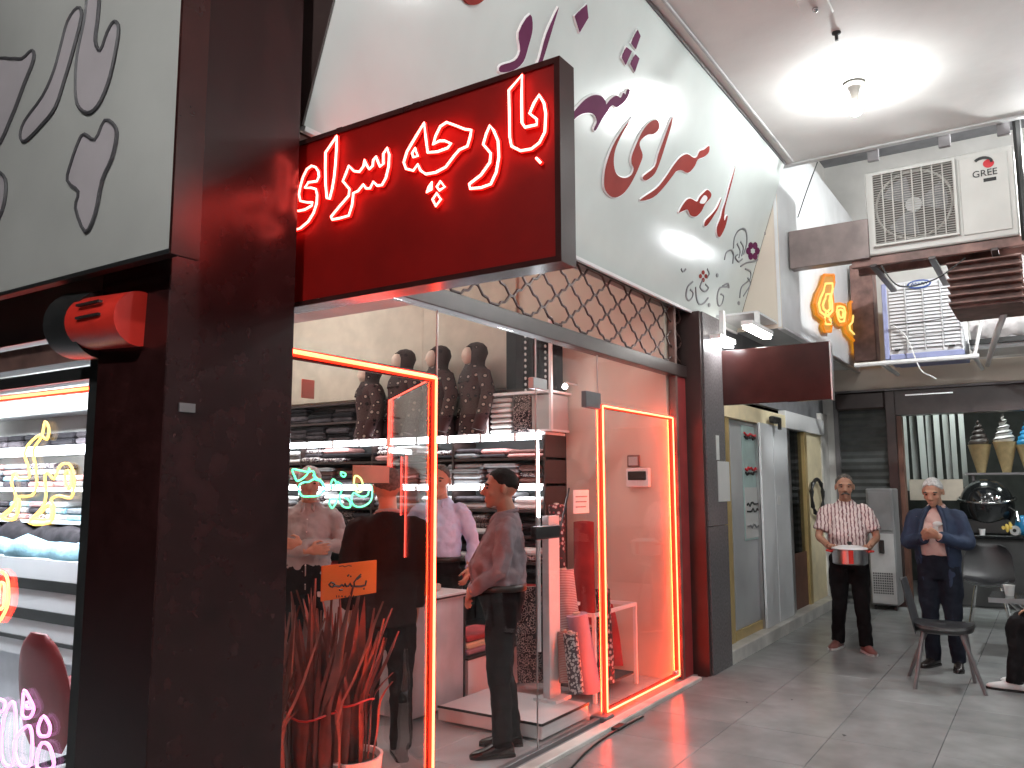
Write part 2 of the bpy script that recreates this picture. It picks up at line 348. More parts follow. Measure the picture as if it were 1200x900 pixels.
t = thing('spotlight', 'small cream junction box with a metal stud at top edge of ceiling', 'junction box', p)
obj('plate', MB().cbox((p.x-.13, p.y-.09, ZC-.02), (p.x+.13, p.y+.09, ZC+.001), .006), 'ceiling_paint', t)
obj('stud', MB().ell((p.x, p.y, ZC-.03), (.02, .02, .02)), 'chrome', t, 180)
# other side and back of the arcade
struct('opposite_wall', MB().box((-6, -6.2, -.01), (16, -6, 6)), 'grey_wall')
struct('rear_wall', MB().box((-6.2, -6, -.01), (-6, 9, 6)), 'grey_wall')
struct('upper_roof', MB().box((7.99, -6, 6.0), (16, 9, 6.2)), 'grey_wall')
struct('upper_wall', MB().box((7.6, 2.42, 4.75), (12, 2.6, 6)), 'white_wall')

# ------------------------------------------------------------------ white fascia sign
SB, ST = V((0, 2.53, 3.05)), V((0, 1.995, 4.66))
SD = (ST-SB).normalized(); SN = V((0, -SD.z, SD.y))           # outward normal (street side, down)
if SN.y > 0: SN = -SN
def on_sign(px, py, off=0.0): return onp(px, py, SB + SN*off, SN)
X0, X1 = 2.28, 7.93
fs = thing('fascia_sign', 'big glossy white sloping fascia sign with purple and red lettering', 'shop sign', (5, 2.53, 3.05))
def slope_box(x0, x1, a, b, o0, o1): # a..b along the slope, o0..o1 along normal
    L = (ST-SB).length
    P = lambda x, s, o: V((x, 0, 0)) + SB + SD*(s*L) + SN*o
    return MB().add([P(x0,a,o0),P(x1,a,o0),P(x1,b,o0),P(x0,b,o0),P(x0,a,o1),P(x1,a,o1),P(x1,b,o1),P(x0,b,o1)], [(0,3,2,1),(4,5,6,7),(0,1,5,4),(1,2,6,5),(2,3,7,6),(3,0,4,7)])
obj('panel', slope_box(X0, X1, 0, 1, -.04, 0), 'sign_white', fs)
obj('frame', slope_box(X0, X1+.01, -.012, .0, -.05, .012), 'white_plastic', fs)
obj('frame', slope_box(X0, X1+.01, 1.0, 1.012, -.05, .012), 'steel_frame', fs)
obj('end_panel', MB().prism([(X0-.012, SB.y, SB.z), (X0-.012, ST.y, ST.z), (X0-.012, 2.70, ST.z), (X0-.012, 2.70, SB.z)], (.01, 0, 0)), 'dark_paint', fs)
obj('end_panel', MB().prism([(X1+.012, SB.y, SB.z), (X1+.012, 2.087, 4.385), (X1+.012, 2.087, SB.z)], (.012, 0, 0)), 'cream_wall', fs)
obj('soffit', MB().box((X0, 2.535, 3.055), (X1, 2.70, 3.07)), 'dark_paint', fs)
def letter(crop, pts, m, border=True, name='letter', th=.012, n=3, hole=None):
    poly = curve(strokes(crop, [pts], on_sign)[0], n, True)
    o = obj(name, MB().prism([p+SN*.002 for p in poly], SN*th), m, fs)
    if border:
        obj('letter_rim', MB().tube([p+SN*.004 for p in poly], .009, 5, True), 'letter_white', o)
    return o
K4 = (660, 60, 4.739); K5 = (780, 180, 4.736); K6 = (540, 0, 2.368)
letter(K4, [(45,345),(75,305),(115,265),(160,243),(200,248),(225,275),(230,295),(250,270),(285,245),(310,258),(325,230),(337,240),(345,215),(360,212),(355,240),(330,280),(290,310),(262,300),(235,335),(210,370),(190,405),(170,440),(162,430),(178,390),(165,355),(140,342),(100,345),(65,365),(40,388)], 'letter_purple')
letter(K4, [(378,362),(350,395),(310,450),(265,530),(230,630),(218,710),(225,770),(265,810),(310,800),(350,760),(390,690),(420,620),(432,575),(415,520),(425,490),(460,462),(495,458),(522,430),(522,395),(505,380),(470,395),(430,445),(395,520),(372,580),(370,620),(382,650),(370,685),(335,703),(295,690),(275,650),(272,590),(285,530),(320,455),(355,400)], 'letter_red')
letter(K4, [(598,365),(575,420),(550,490),(520,570),(500,640),(440,690),(435,710),(455,715),(490,690),(512,655),(535,595),(565,500),(592,410)], 'letter_red')
letter(K4, [(802,525),(775,545),(750,555),(735,585),(715,590),(680,570),(640,590),(600,640),(560,700),(510,760),(430,815),(425,830),(490,812),(545,760),(600,690),(620,665),(650,660),(685,675),(720,640),(740,600),(775,585),(800,560)], 'letter_red')
for d in ([(486,82),(494,100),(481,137),(468,120)], [(455,130),(470,142),(453,180),(442,160)], [(480,150),(491,162),(478,200),(466,178)], [(345,12),(349,50),(325,90),(311,45)]): letter(K6, d, 'letter_purple', n=1)
letter(K6, [(187,40),(194,80),(182,130),(168,172),(140,195),(105,200),(106,182),(145,168),(160,140),(156,90)], 'letter_purple')
letter(K6, [(266,20),(252,70),(225,160),(205,215),(190,230),(214,160),(232,95)], 'letter_purple')
letter(K6, [(-2,-12),(12,8),(25,14),(45,10),(62,-8),(40,-40),(10,-40)], 'letter_red', border=False)
o = letter(K5, [(65,325),(100,265),(130,248),(165,265),(180,240),(205,215),(225,200),(245,220),(240,245),(210,280),(190,320),(160,348),(130,340),(115,310),(85,318)], 'letter_red')
pl = curve(strokes(K5, [[(180,270),(205,230),(222,245),(205,275)]], on_sign)[0], 3, True)
obj('letter_counter', MB().prism([p+SN*.006 for p in pl], SN*.011), 'letter_white', o)
letter(K5, [(303,245),(285,300),(262,340),(225,395),(207,400),(215,370),(245,340),(277,300)], 'letter_red')
letter(K5, [(378,75),(350,165),(325,260),(308,310),(298,355),(278,405),(280,450),(295,460),(322,410),(337,350),(330,345),(318,370),(322,300),(357,170)], 'letter_red')
for ln in ([(375,525),(380,470),(400,430),(430,415),(447,440),(448,500),(430,560)], [(550,435),(553,480),(545,540),(510,590),(450,605),(415,625)], [(325,590),(335,550),(360,535),(375,560),(370,610)], [(150,710),(120,740),(112,790),(125,815),(145,800),(150,770),(135,755)], [(165,740),(170,800),(185,835),(210,830),(235,800)], [(340,740),(300,745),(285,790),(290,840),(310,835),(320,790),(305,780)], [(440,640),(470,655),(465,700),(420,740),(410,800)], [(395,500),(412,540),(405,580)], [(85,640),(95,655),(110,640)], [(205,700),(190,740),(215,765),(235,745),(220,725)], [(400,560),(385,575),(405,600),(425,585)], [(455,690),(470,720),(450,760),(430,790)], [(230,640),(240,665),(228,690)], [(315,735),(345,720),(350,745)], [(415,490),(430,520),(420,570)]):
    obj('scroll_print', MB().tube(curve(strokes(K5, [ln], on_sign)[0], 4), .010, 4), 'print_grey', fs)
for (cx_, cy_, r_, npt) in ((483, 540, 26, 6), (207, 680, 16, 4)):
    for k in range(npt):
        a = 2*PI*k/npt
        pp = [(cx_+math.cos(a)*r_*.95+math.cos(b)*r_*.5, cy_+math.sin(a)*r_*1.3+math.sin(b)*r_*.8) for b in [2*PI*q/8 for q in range(8)]]
        obj('petal', MB().prism([q+SN*.002 for q in strokes(K5, [pp], on_sign)[0]], SN*.003), 'letter_purple' if npt == 6 else 'letter_red', fs)
for (cx_, cy_) in ((240, 840), (285, 675), (345, 735), (405, 830)):
    pp = [(cx_+7*math.cos(b), cy_+12*math.sin(b)) for b in [2*PI*q/8 for q in range(8)]]
    obj('scroll_print', MB().prism([q+SN*.002 for q in strokes(K5, [pp], on_sign)[0]], SN*.003), 'print_grey', fs)

# ------------------------------------------------------------------ corner pillar
pil = thing('pillar', 'polished dark granite corner pillar reflecting red neon', 'pillar', (1.9, 2.7, 0))
for k, (z0, z1) in enumerate(((-.01, 5.0),)):
    obj('slab', MB().cbox((1.64, 2.45, z0), (2.19, 2.86, z1), .004), 'granite', pil)
obj('label_plate', MB().box((1.645+.05, 2.443, 1.80), (1.645+.11, 2.452, 1.83)), 'steel_frame', pil)

# ------------------------------------------------------------------ shop front: steel beam, grille, glass, neon
sfm = thing('glazed_shopfront', 'glazed front of the fabric shop with dark steel beam and patch fittings', 'shopfront', (4.4, YG, 0))
obj('beam', MB().cbox((2.19, YG-.04, 2.462), (6.70, YG+.05, 2.563), .004), 'dark_paint', sfm)
obj('top_rail', MB().box((2.19, YG-.02, 3.045), (6.70, YG+.03, 3.075)), 'dark_paint', sfm)
seams = [2.195, 3.30, 4.27, 5.095]
for a, b in zip(seams, seams[1:]):
    obj('pane', MB().box((a+.003, YG-.004, .03), (b-.003, YG+.004, 2.455)), 'pane_glass', sfm)
obj('pane', MB().box((5.10, YG-.004, 2.13), (6.50, YG+.004, 2.455)), 'pane_glass', sfm)
for x in seams[1:]:
    obj('seam', MB().box((x-.003, YG-.004, .03), (x+.003, YG+.004, 2.455)), 'steel', sfm)
obj('bottom_rail', MB().cbox((2.2, YG-.02, .0), (5.08, YG+.02, .032), .003), 'steel_frame', sfm)
def at_glass(px, py, off=-.012): return ony(px, py, YG+off)
q0, q1 = at_glass(627, 633), at_glass(655, 615)
obj('patch_lock', MB().cbox((q0.x, YG-.02, q0.z), (q1.x, YG+.02, q1.z), .004), 'black_metal', sfm)
q0, q1 = at_glass(686, 477), at_glass(703, 461)
obj('patch_hinge', MB().cbox((q0.x, YG-.02, q0.z), (q1.x, YG+.02, q1.z), .004), 'steel_frame', sfm)
q0, q1 = at_glass(624, 455), at_glass(640, 445)
obj('glass_clamp', MB().cbox((q0.x, YG-.02, q0.z), (q1.x, YG+.02, q1.z), .004), 'steel', sfm)
obj('mullion', MB().cbox((6.46, YG-.03, .0), (6.505, YG+.03, 3.05), .004), 'brown_steel', sfm)
# door leaf
dr = thing('glass_door', 'frameless glass door outlined with glowing red neon strip', 'glass door', (5.1, YG, 0))
obj('pane', MB().box((5.105, YG-.005, .035), (6.44, YG+.005, 2.12)), 'pane_glass', dr)
obj('floor_hinge', MB().cbox((5.02, YG-.06, .0), (5.16, YG+.06, .04), .008), 'steel_frame', dr)
obj('floor_hinge', MB().cbox((4.92, YG-.20, .0), (5.05, YG-.08, .02), .006), 'black_metal', dr)
obj('patch_corner', MB().cbox((6.34, YG-.02, .03), (6.44, YG+.02, .09), .006), 'steel', dr)
def neon(root, pts, core, sleeve, rc=.0065, rs=.012, off=(0, .012, 0), closed=False, name='neon_tube', shop_fill=False):
    o = obj(name, MB().tube(pts, rc, 6, closed), core, root)
    if sleeve: obj('sleeve', MB().tube([V(p)+V(off) for p in pts], rs, 6, closed), sleeve, o)  # outer glowing tube added to imitate the red halo round the core
    if shop_fill:                                           # added opaque baffle and hidden emitter: reddens the shop, keeps the street clear
        a, b = V(pts[0]), V(pts[-1]); lo = V((min(a.x, b.x), 0, min(a.z, b.z))); hi = V((max(a.x, b.x), 0, max(a.z, b.z))); h = rs*1.15
        obj('light_baffle', MB().box((lo.x-h, YG+.008, lo.z-h), (hi.x+h, YG+.016, hi.z+h)), 'black_metal', root)
        obj('red_fill_strip', MB().box((lo.x-h*.5, YG+.0165, lo.z-h*.5), (hi.x+h*.5, YG+.022, hi.z+h*.5)), 'red_fill', root)
    return o
neon(dr, [(5.13, YG-.02, .06), (5.13, YG-.02, 2.10)], 'neon_red', 'neon_red_glow', shop_fill=True)
neon(dr, [(5.13, YG-.02, 2.10), (6.40, YG-.02, 2.10)], 'neon_red', 'neon_red_glow', shop_fill=True)
neon(dr, [(6.40, YG-.02, 2.10), (6.40, YG-.02, .05)], 'neon_red', 'neon_red_glow', shop_fill=True)
neon(dr, [(6.40, YG-.02, .05), (5.13, YG-.02, .05)], 'neon_red', 'neon_red_glow', shop_fill=True)
nf = thing('neon_strip', 'glowing orange red neon strip edging the left glass pane by the pillar', 'neon strip', (2.7, YG, 2.1))
neon(nf, [(2.15, YG-.02, 2.105), (3.265, YG-.02, 2.095)], 'neon_red', 'neon_red_glow', .010, .017, shop_fill=True)
neon(nf, [(3.27, YG-.02, 2.095), (3.27, YG-.02, .03)], 'neon_red', 'neon_red_glow', .007, .012, shop_fill=True)
neon(nf, [(3.27, YG-.02, .05), (2.24, YG-.02, .05)], 'neon_red', 'neon_red_glow', shop_fill=True)
neon(nf, [(3.325, YG+.03, 2.07), (3.325, YG+.03, .03)], 'neon_red_reflection', None, .004)  # thin emitter standing in for the strip's reflection in the glass
# inner leaf swung into the shop, its strips standing in for neon reflections
lf0, lf1 = V((3.30, YG+.06, 0)), V((3.93, 3.50, 0))
il = thing('inner_glass_leaf', 'inner glass leaf swung into the shop with thin strips imitating red neon reflections', 'glass door', lf0)
dl = (lf1-lf0).normalized(); nl = V((-dl.y, dl.x, 0))
obj('pane', MB().add([lf0+nl*s*.004+V((0,0,z)) for s in (-1,1) for z in (.03, 2.08)] + [lf1+nl*s*.004+V((0,0,z)) for s in (-1,1) for z in (.03, 2.08)], [(0,1,5,4),(2,6,7,3),(0,4,6,2),(1,3,7,5),(0,2,3,1),(4,5,7,6)]), 'pane_glass', il)
neon(il, [lf0+V((0,0,2.09)), lf1+V((0,0,2.09))], 'neon_red_reflection', None, .004)
for f_, r_ in ((1.0, .009), (.93, .004), (.62, .003), (.5, .003)):
    pp = lf0.lerp(lf1, f_)
    neon(il, [pp+V((0,0,2.09 if f_ > .9 else 1.72)), pp+V((0,0,1.0 if f_ > .9 else 1.15))], 'neon_red_reflection', None, r_)
# grille of wavy wires
gr = thing('grille', 'dark grille of interlocking wavy wires above the shop beam', 'security grille', (4.4, YG, 2.8))
P_, W_ = .108, .36
for i in range(5):
    zc = 2.612 + i*P_
    pts = []
    n_ = int((6.68-2.2)/W_*16)
    for k in range(n_+1):
        u = k/16.0
        fr = u % 1.0; tri = fr*2 if fr < .5 else 2-fr*2
        sgn = 1 if i % 2 else -1
        tt = tri - .085*math.sin(4*PI*tri)
        z = zc + sgn*(tt-.5)*P_*.99
        pts.append((2.2+u*W_, YG+.0, z))
    pts = [p for p in pts if 2.565 < p[2] < 3.05]
    obj('wire', MB().tube(pts, .0085, 5), 'grille_wire', gr)
# ------------------------------------------------------------------ post between the shops
post = thing('post', 'dark granite clad post between the red lit shop and the gold framed one', 'pillar', (6.85, 2.6, 0))
obj('side_slab', MB().cbox((6.70, 2.455, -.01), (6.74, 2.9, 3.04), .004), 'dark_paint', post)
obj('front_slab', MB().cbox((6.742, 2.44, -.01), (7.22, 2.70, 1.2), .004), 'grey_granite', post)
obj('front_slab', MB().cbox((6.742, 2.44, 1.204), (7.22, 2.70, 3.04), .004), 'grey_granite', post)
obj('edge_strip', MB().box((6.505, YG-.02, 0), (6.70, YG+.03, 2.46)), 'fab_red', post)

# ------------------------------------------------------------------ red neon blade sign
XS = 2.25
bs = thing('blade_sign', 'large red box sign with outlined white hot neon lettering', 'shop sign', (XS, 1.9, 2.6))
y0, y1, z0, z1 = 1.275, 2.60, 2.265, 2.965
obj('face', MB().box((XS, y0+.02, z0+.02), (XS+.05, y1-.02, z1-.02)), 'red_board', bs)
for a, b in (((XS-.008, y0, z0), (XS+.09, y0+.022, z1)), ((XS-.008, y1-.02, z0), (XS+.09, y1, z1)), ((XS-.008, y0+.022, z0), (XS+.09, y1-.02, z0+.02)), ((XS-.008, y0+.022, z1-.02), (XS+.09, y1-.02, z1))):
    obj('frame', MB().box(a, b), 'maroon_board', bs)
obj('back', MB().box((XS+.05, y0+.022, z0+.02), (XS+.088, y1-.02, z1-.02)), 'red_board', bs)
obj('bracket', MB().cyl((XS+.04, y1, z1-.1), (XS+.04, 2.7, z1-.1), .015), 'steel_frame', bs)
for yy in (1.9, 2.3): obj('hanger_lug', MB().box((XS+.02, yy, z1), (XS+.06, yy+.03, z1+.02)), 'maroon_board', bs)
KA = (320, 150, 6.428); KB = (460, 70, 4.735)
def on_board(px, py): return onx(px, py, XS-.022)
neon_letters = [
 (KA, [(130,470),(105,540),(90,620),(90,690),(110,745),(155,772),(205,755),(265,705),(305,640),(328,570),(332,505),(322,460),(285,450),(240,450),(265,410),(330,400),(345,365),(340,325),(320,295),(290,285),(255,310),(225,370),(205,440),(195,500),(205,550),(255,560),(297,560),(290,585),(240,615),(190,625),(150,610),(132,570),(128,530),(138,490)]),
 (KA, [(480,60),(395,185),(393,300),(395,420),(405,530),(425,535),(445,460),(460,370),(470,270),(477,160)]),
 (KA, [(860,150),(830,195),(830,270),(805,290),(790,255),(775,215),(755,240),(750,285),(725,310),(705,280),(690,240),(680,290),(650,330),(610,325),(570,285),(550,340),(525,400),(575,460),(570,510),(500,590),(435,670),(445,690),(500,680),(570,660),(595,580),(605,490),(640,475),(680,425),(700,455),(730,455),(755,405),(785,435),(820,430),(850,375),(870,290),(875,200)]),
 (KB, [(175,350),(130,425),(80,510),(62,570),(75,605),(115,615),(140,580),(155,615),(185,635),(240,625),(295,595),(340,535),(370,500),(415,480),(430,430),(437,390),(400,385),(350,365),(300,347),(265,370),(240,420),(225,470),(260,450),(290,450),(325,465),(305,490),(250,510),(195,515),(185,440)]),
 (KB, [(125,490),(108,520),(115,540),(140,535)]),
 (KB, [(218,680),(200,708),(190,735),(215,720)]), (KB, [(265,675),(245,705),(260,725),(290,705)]), (KB, [(245,740),(222,775),(240,812),(268,775)]),
 (KB, [(540,365),(520,410),(503,470),(545,520),(540,570),(490,640),(425,690),(430,715),(490,710),(545,690),(575,625),(590,540),(585,450),(560,390)]),
 (KB, [(718,85),(645,170),(648,300),(650,430),(660,480),(710,505),(770,495),(815,460),(845,400),(850,300),(840,240),(813,195),(785,240),(760,298),(800,330),(800,360),(735,375),(718,350),(716,230)]),
]
for crop, pts in neon_letters:
    pp = strokes(crop, [pts], on_board)[0]
    neon(bs, pp, 'neon_sign', 'neon_sign_glow', .0046, .0055, (.010, 0, 0), True, 'neon_letter')
for crop, pts in neon_letters:                                     # the same lettering on the back of the box
    pp = [V((XS+.112, y0+y1-p.y, p.z)) for p in strokes(crop, [pts], on_board)[0]]
    neon(bs, pp, 'neon_sign', 'neon_sign_glow', .0046, .0055, (-.010, 0, 0), True, 'neon_letter')
pp = strokes(KB, [[(797,545),(822,572)]], on_board)[0]
neon(bs, pp, 'neon_sign', 'neon_sign_glow', .0045, .007, (.009, 0, 0), False, 'neon_letter')

# ------------------------------------------------------------------ second blade sign beyond the post
b2 = thing('blade_sign', 'unlit dark maroon blade sign with red glow on its lower corner', 'shop sign', (7.2, 2.0, 2.5))
obj('face', MB().cbox((7.2, 1.51, 2.26), (7.26, 2.55, 2.755), .004), 'maroon_board', b2)
obj('edge_trim', MB().box((7.195, 1.498, 2.255), (7.265, 1.51, 2.76)), 'steel', b2)
obj('bracket', MB().cyl((7.23, 2.55, 2.65), (7.23, 2.75, 2.65), .015), 'steel_frame', b2)

# ------------------------------------------------------------------ left banner, roller drum and left shop
XB = 1.55
bn = thing('banner', 'large grey vinyl banner with pale purple outlined lettering', 'banner', (XB, 3.5, 2.3))
pb = [onx(202, 288, XB), onx(0, 338, XB)]
obj('sheet', MB().add([(XB, 2.325, 2.30), (XB, 6, 2.30), (XB, 6, 4.6), (XB, 2.325, 4.6), (XB+.02, 2.325, 2.30), (XB+.02, 6, 2.30), (XB+.02, 6, 4.6), (XB+.02, 2.325, 4.6)], [(0,1,2,3),(4,7,6,5),(0,3,7,4),(0,4,5,1),(1,5,6,2),(2,6,7,3)]), 'vinyl', bn)
obj('hem', MB().box((XB-.008, 2.32, 2.29), (XB+.03, 6, 2.306)), 'black_trim', bn)
obj('side_frame', MB().box((XB-.004, 2.312, 2.29), (XB+.10, 2.326, 4.6)), 'maroon_board', bn)
KC = (0, 0, 3.106)
for pts in ([(285,30),(250,80),(225,170),(200,260),(160,350),(95,440),(78,495),(95,515),(160,450),(205,390),(235,300),(265,200),(300,60)],
            [(325,-20),(310,80),(285,200),(278,300),(285,380),(320,412),(360,385),(395,310),(420,210),(435,110),(420,80),(395,120),(370,185),(350,150),(360,60),(362,-20)],
            [(385,440),(350,510),(310,490),(290,520),(265,590),(250,660),(290,700),(280,760),(315,845),(350,780),(375,660),(410,580),(428,500),(420,460)],
            [(-10,240),(40,215),(85,215),(120,185),(125,220),(90,310),(40,440),(-10,520)], [(-30,635),(15,640),(25,690),(10,770),(-30,830)]):
    pp = curve(strokes(KC, [pts], lambda x, y: onx(x, y, XB-.002))[0], 3, True)
    o = obj('letter', MB().prism(pp, (-.003, 0, 0)), 'vinyl_purple', bn)
    obj('outline', MB().tube([p+V((-.003, 0, 0)) for p in pp], .0075, 5, True), 'vinyl_outline', o)
# drum
dm = thing('roller_drum', 'round roller shutter drum with slotted cap under the grey banner', 'roller shutter', (1.75, 2.95, 2.13))
obj('casing', MB().cyl((1.66, 2.86, 2.135), (1.66, 3.05, 2.150), .125, 28), 'black_metal', dm, 40)
obj('cap', MB().cyl((1.62, 2.58, 2.120), (1.62, 2.885, 2.135), .095, 28), 'red_plastic', dm, 40)
for dz in (.03, -.015): obj('slot', MB().box((1.515, 2.66, 2.14+dz), (1.53, 2.80, 2.148+dz)), 'black_ink', dm)
# left shop front
ls = thing('left_shop_front', 'front of the left fabric shop with dark red frame and neon lined glass', 'shopfront', (1.8, 3.8, 0))
obj('jamb', MB().cbox((1.76, 3.015, -.01), (1.80, 3.11, 2.28), .006), 'brown_steel', ls)
obj('jamb_wall', MB().box((1.70, 2.862, -.01), (1.758, 3.014, 2.28)), 'black_metal', ls)
obj('transom', MB().box((1.77, 3.11, 1.97), (1.85, 7, 2.02)), 'black_metal', ls)
obj('transom', MB().box((1.77, 3.11, 2.05), (1.86, 7, 2.14)), 'brown_steel', ls)
obj('lintel', MB().box((1.765, 3.0, 2.16), (1.90, 7, 2.62)), 'dark_paint', ls)
obj('pane', MB().box((1.801, 3.11, .02), (1.806, 7, 1.97)), 'pane_glass', ls)
neon(ls, [(1.785, 3.12, 1.935), (1.785, 6.2, 1.945)], 'neon_red', 'neon_red_glow', .0065, .013, (.012, 0, 0))
neon(ls, [(1.79, 3.3, 2.135), (1.79, 6.2, 2.15)], 'neon_red_glow', None, .008)
KD = (0, 400, 4.092)
yl = thing('neon_lettering', 'pale yellow neon lettering on the left shop window', 'neon sign', (1.79, 3.5, 1.6))
for pts in ([(215,385),(235,420),(225,470),(190,450),(140,490),(118,540),(135,600),(140,650),(90,655),(70,630),(55,680),(75,740),(60,790),(15,830),(10,850),(70,850),(95,780),(90,745),(150,740),(175,690),(170,600),(160,520),(200,455)],
            [(325,585),(350,620),(355,690),(340,750),(280,740),(245,760),(260,800),(240,870),(140,870),(200,800),(220,740),(215,650),(230,630),(260,660),(285,600)], [(320,620),(310,660),(325,710),(340,690),(335,630)],
            [(150,850),(190,830),(235,780),(240,850)], [(20,845),(60,800),(85,760),(75,850)]):
    obj('neon_stroke', MB().tube(curve(strokes(KD, [pts], lambda x, y: onx(x, y, 1.79))[0], 3, True), .006, 5, True), 'neon_yellow', yl)
KE = (0, 560, 2.65)
mg = thing('neon_lettering', 'magenta pink neon lettering low on the left shop window', 'neon sign', (1.79, 3.5, .5))
for pts in ([(75,660),(95,690),(105,720),(90,745),(70,740),(70,710)], [(20,720),(5,800),(10,880),(40,890),(50,800),(45,700)], [(45,820),(60,890),(95,890),(100,800),(85,770)], [(135,740),(155,770),(150,800),(125,800),(118,775)], [(125,830),(115,900),(165,900),(160,850),(145,825)], [(80,700),(85,715),(98,712),(92,698)], [(-5,690),(15,695),(12,720),(-5,725)]):
    obj('neon_stroke', MB().tube(curve(strokes(KE, [pts], lambda x, y: onx(x, y, 1.79))[0], 3, True), .007, 5, True), 'neon_magenta', mg)
rg = thing('neon_lettering', 'small red neon curl at the left edge of the window', 'neon sign', (1.79, 3.9, .9))
for pts in ([(-10,300),(15,298),(25,330),(24,390),(8,430),(-10,440)], [(0,330),(14,335),(10,400),(-5,400)]):
    obj('neon_stroke', MB().tube(curve(strokes(KE, [pts], lambda x, y: onx(x, y, 1.79))[0], 3, True), .007, 5, True), 'neon_red', rg)
# left shop inside
struct('left_shop_floor', MB().box((1.7, 3.2, -.008), (3.68, 10, 0.0)), 'shop_tile')
struct('dividing_wall', MB().add([(2.0, 2.95, 0), (3.7, 5.4, 0), (3.7, 5.4, 4.0), (2.0, 2.95, 4.0), (1.9, 3.02, 0), (3.6, 5.46, 0), (3.6, 5.46, 4.0), (1.9, 3.02, 4.0)], [(0,1,2,3),(4,7,6,5),(0,3,7,4),(1,5,6,2),(3,2,6,7),(0,4,5,1)]), 'cream_wall')
struct('left_shop_back_wall', MB().box((3.62, 5.45, 0), (3.70, 10, 4)), 'white_wall')
struct('left_shop_ceiling', MB().box((1.85, 3.0, 2.62), (3.7, 10, 2.7)), 'white_wall')
struct('left_shop_end_wall', MB().box((1.7, 9.9, 0), (3.7, 10, 2.7)), 'white_wall')
ct = thing('shop_counter', 'white counter with black stripes inside the left shop', 'counter', (3.1, 6.2, 0))
obj('body', MB().box((3.0, 5.0, .42), (3.55, 9, 1.06)), 'counter_white', ct)
for za in (.86, .66, .52): obj('stripe', MB().box((2.985, 5.0, za), (3.001, 9, za+(.07 if za > .6 else .025))), 'black_trim', ct)
obj('plinth', MB().box((3.06, 5.05, 0), (3.5, 9, .42)), 'counter_grey', ct)
tag(obj('ruffled_fabric', MB().tube([(3.12+.04*math.sin(k*1.7), 5.25+k*.15, 1.10+.02*math.sin(k*2.3)) for k in range(20)], [.08+.02*math.sin(k*1.3) for k in range(20)], 8), 'fab_blue', None, 180), 'pale blue ruffled fabric lying along the striped counter', 'fabric')
tag(obj('dark_fabric_pile', MB().tube([(3.40+.04*math.sin(k*1.1), 5.1+k*.2, 1.16+.03*math.sin(k*2.9)) for k in range(16)], [.10+.025*math.sin(k*2.3) for k in range(16)], 8), 'fab_dark', None, 180), 'dark fabric heaped behind the pale blue cloth on the striped counter', 'fabric')
sh = thing('wall_shelf', 'white lit wall shelves at back of the left shop', 'shelf', (3.5, 6.5, 1.5))
for z in (1.27, 1.52, 1.80, 2.12): obj('board', MB().box((3.38, 5.5, z), (3.62, 9.5, z+.025)), 'white_plastic', sh)
obj('led_strip', MB().box((3.36, 5.5, 1.79), (3.378, 9.5, 1.86)), 'led_white', sh)
obj('led_strip', MB().box((3.365, 5.5, 1.515), (3.378, 9.5, 1.53)), 'led_white', sh)
obj('upright', MB().box((3.37, 5.9, 1.2), (3.40, 5.93, 2.5)), 'white_plastic', sh)
for z in (1.295, 1.545, 1.825):
    y = 5.5
    while y < 7.6:
        wd = rnd.uniform(.22, .42); n = rnd.randint(2, 4) if z < 1.8 else 3
        for k in range(n):
            h = .045
            fm = rnd.choice(['fab_grey', 'fab_white', 'fab_pink', 'fab_dark', 'fab_check', 'fab_blue'] if z < 1.8 else ['fab_black', 'fab_dark'])
            o = obj('folded_fabric', MB().cbox((3.40, y, z+k*h*1.04), (3.60, y+wd-.03, z+k*h*1.04+h), .012), fm)
            lv = 'lowest' if z < 1.4 else 'middle' if z < 1.7 else 'topmost'
            tag(o, HUE[fm]+' folded fabric piled on the '+lv+' lit shelf of the left shop', 'fabric', HUE[fm]+' fabrics on the '+lv+' left shop shelf')
        y += wd
tag(obj('cabinet', MB().cbox((3.3, 5.46, 1.88), (3.6, 5.85, 2.5), .01), 'white_plastic'), 'white cabinet door above the lit shelf in the left shop', 'cabinet')
for yy in (5.6, 7.2): 
    t = thing('ceiling_light', 'flat cool white light panel in the left shop ceiling', 'ceiling light', (2.6, yy, 2.62), 'left shop light panels')
    obj('diffuser', MB().box((2.3, yy-.3, 2.595), (2.9, yy+.3, 2.618)), 'lamp_cool', t)
# red chair in the left shop
rc = thing('office_chair', 'dark red chair with rounded back inside the left shop', 'chair', (2.4, 4.6, 0))
mb = MB(); rings = []
for k in range(12):
    zz = .18+.60*k/11; ww = .26*math.sqrt(max(.02, 1-((k/11-.45)/.58)**2)); bend = .05*math.cos(k/11*2)
    rings.append([V((2.4+bend+.035*math.cos(a)*(1 if k not in (0, 11) else .4), 4.55+ww*math.sin(a), zz)) for a in [2*PI*q/16 for q in range(16)]])
obj('backrest', mb.loft(rings), 'chair_red', rc, 60)
obj('seat', MB().cbox((2.42, 4.3, .40), (2.88, 4.8, .48), .04), 'chair_red', rc)
obj('column', MB().cyl((2.65, 4.55, .08), (2.65, 4.55, .4), .03), 'black_metal', rc)
for k in range(5):
    a = 2*PI*k/5
    obj('foot', MB().tube([(2.65, 4.55, .1), (2.65+.27*math.cos(a), 4.55+.27*math.sin(a), .04)], [.025, .018]), 'black_metal', rc)

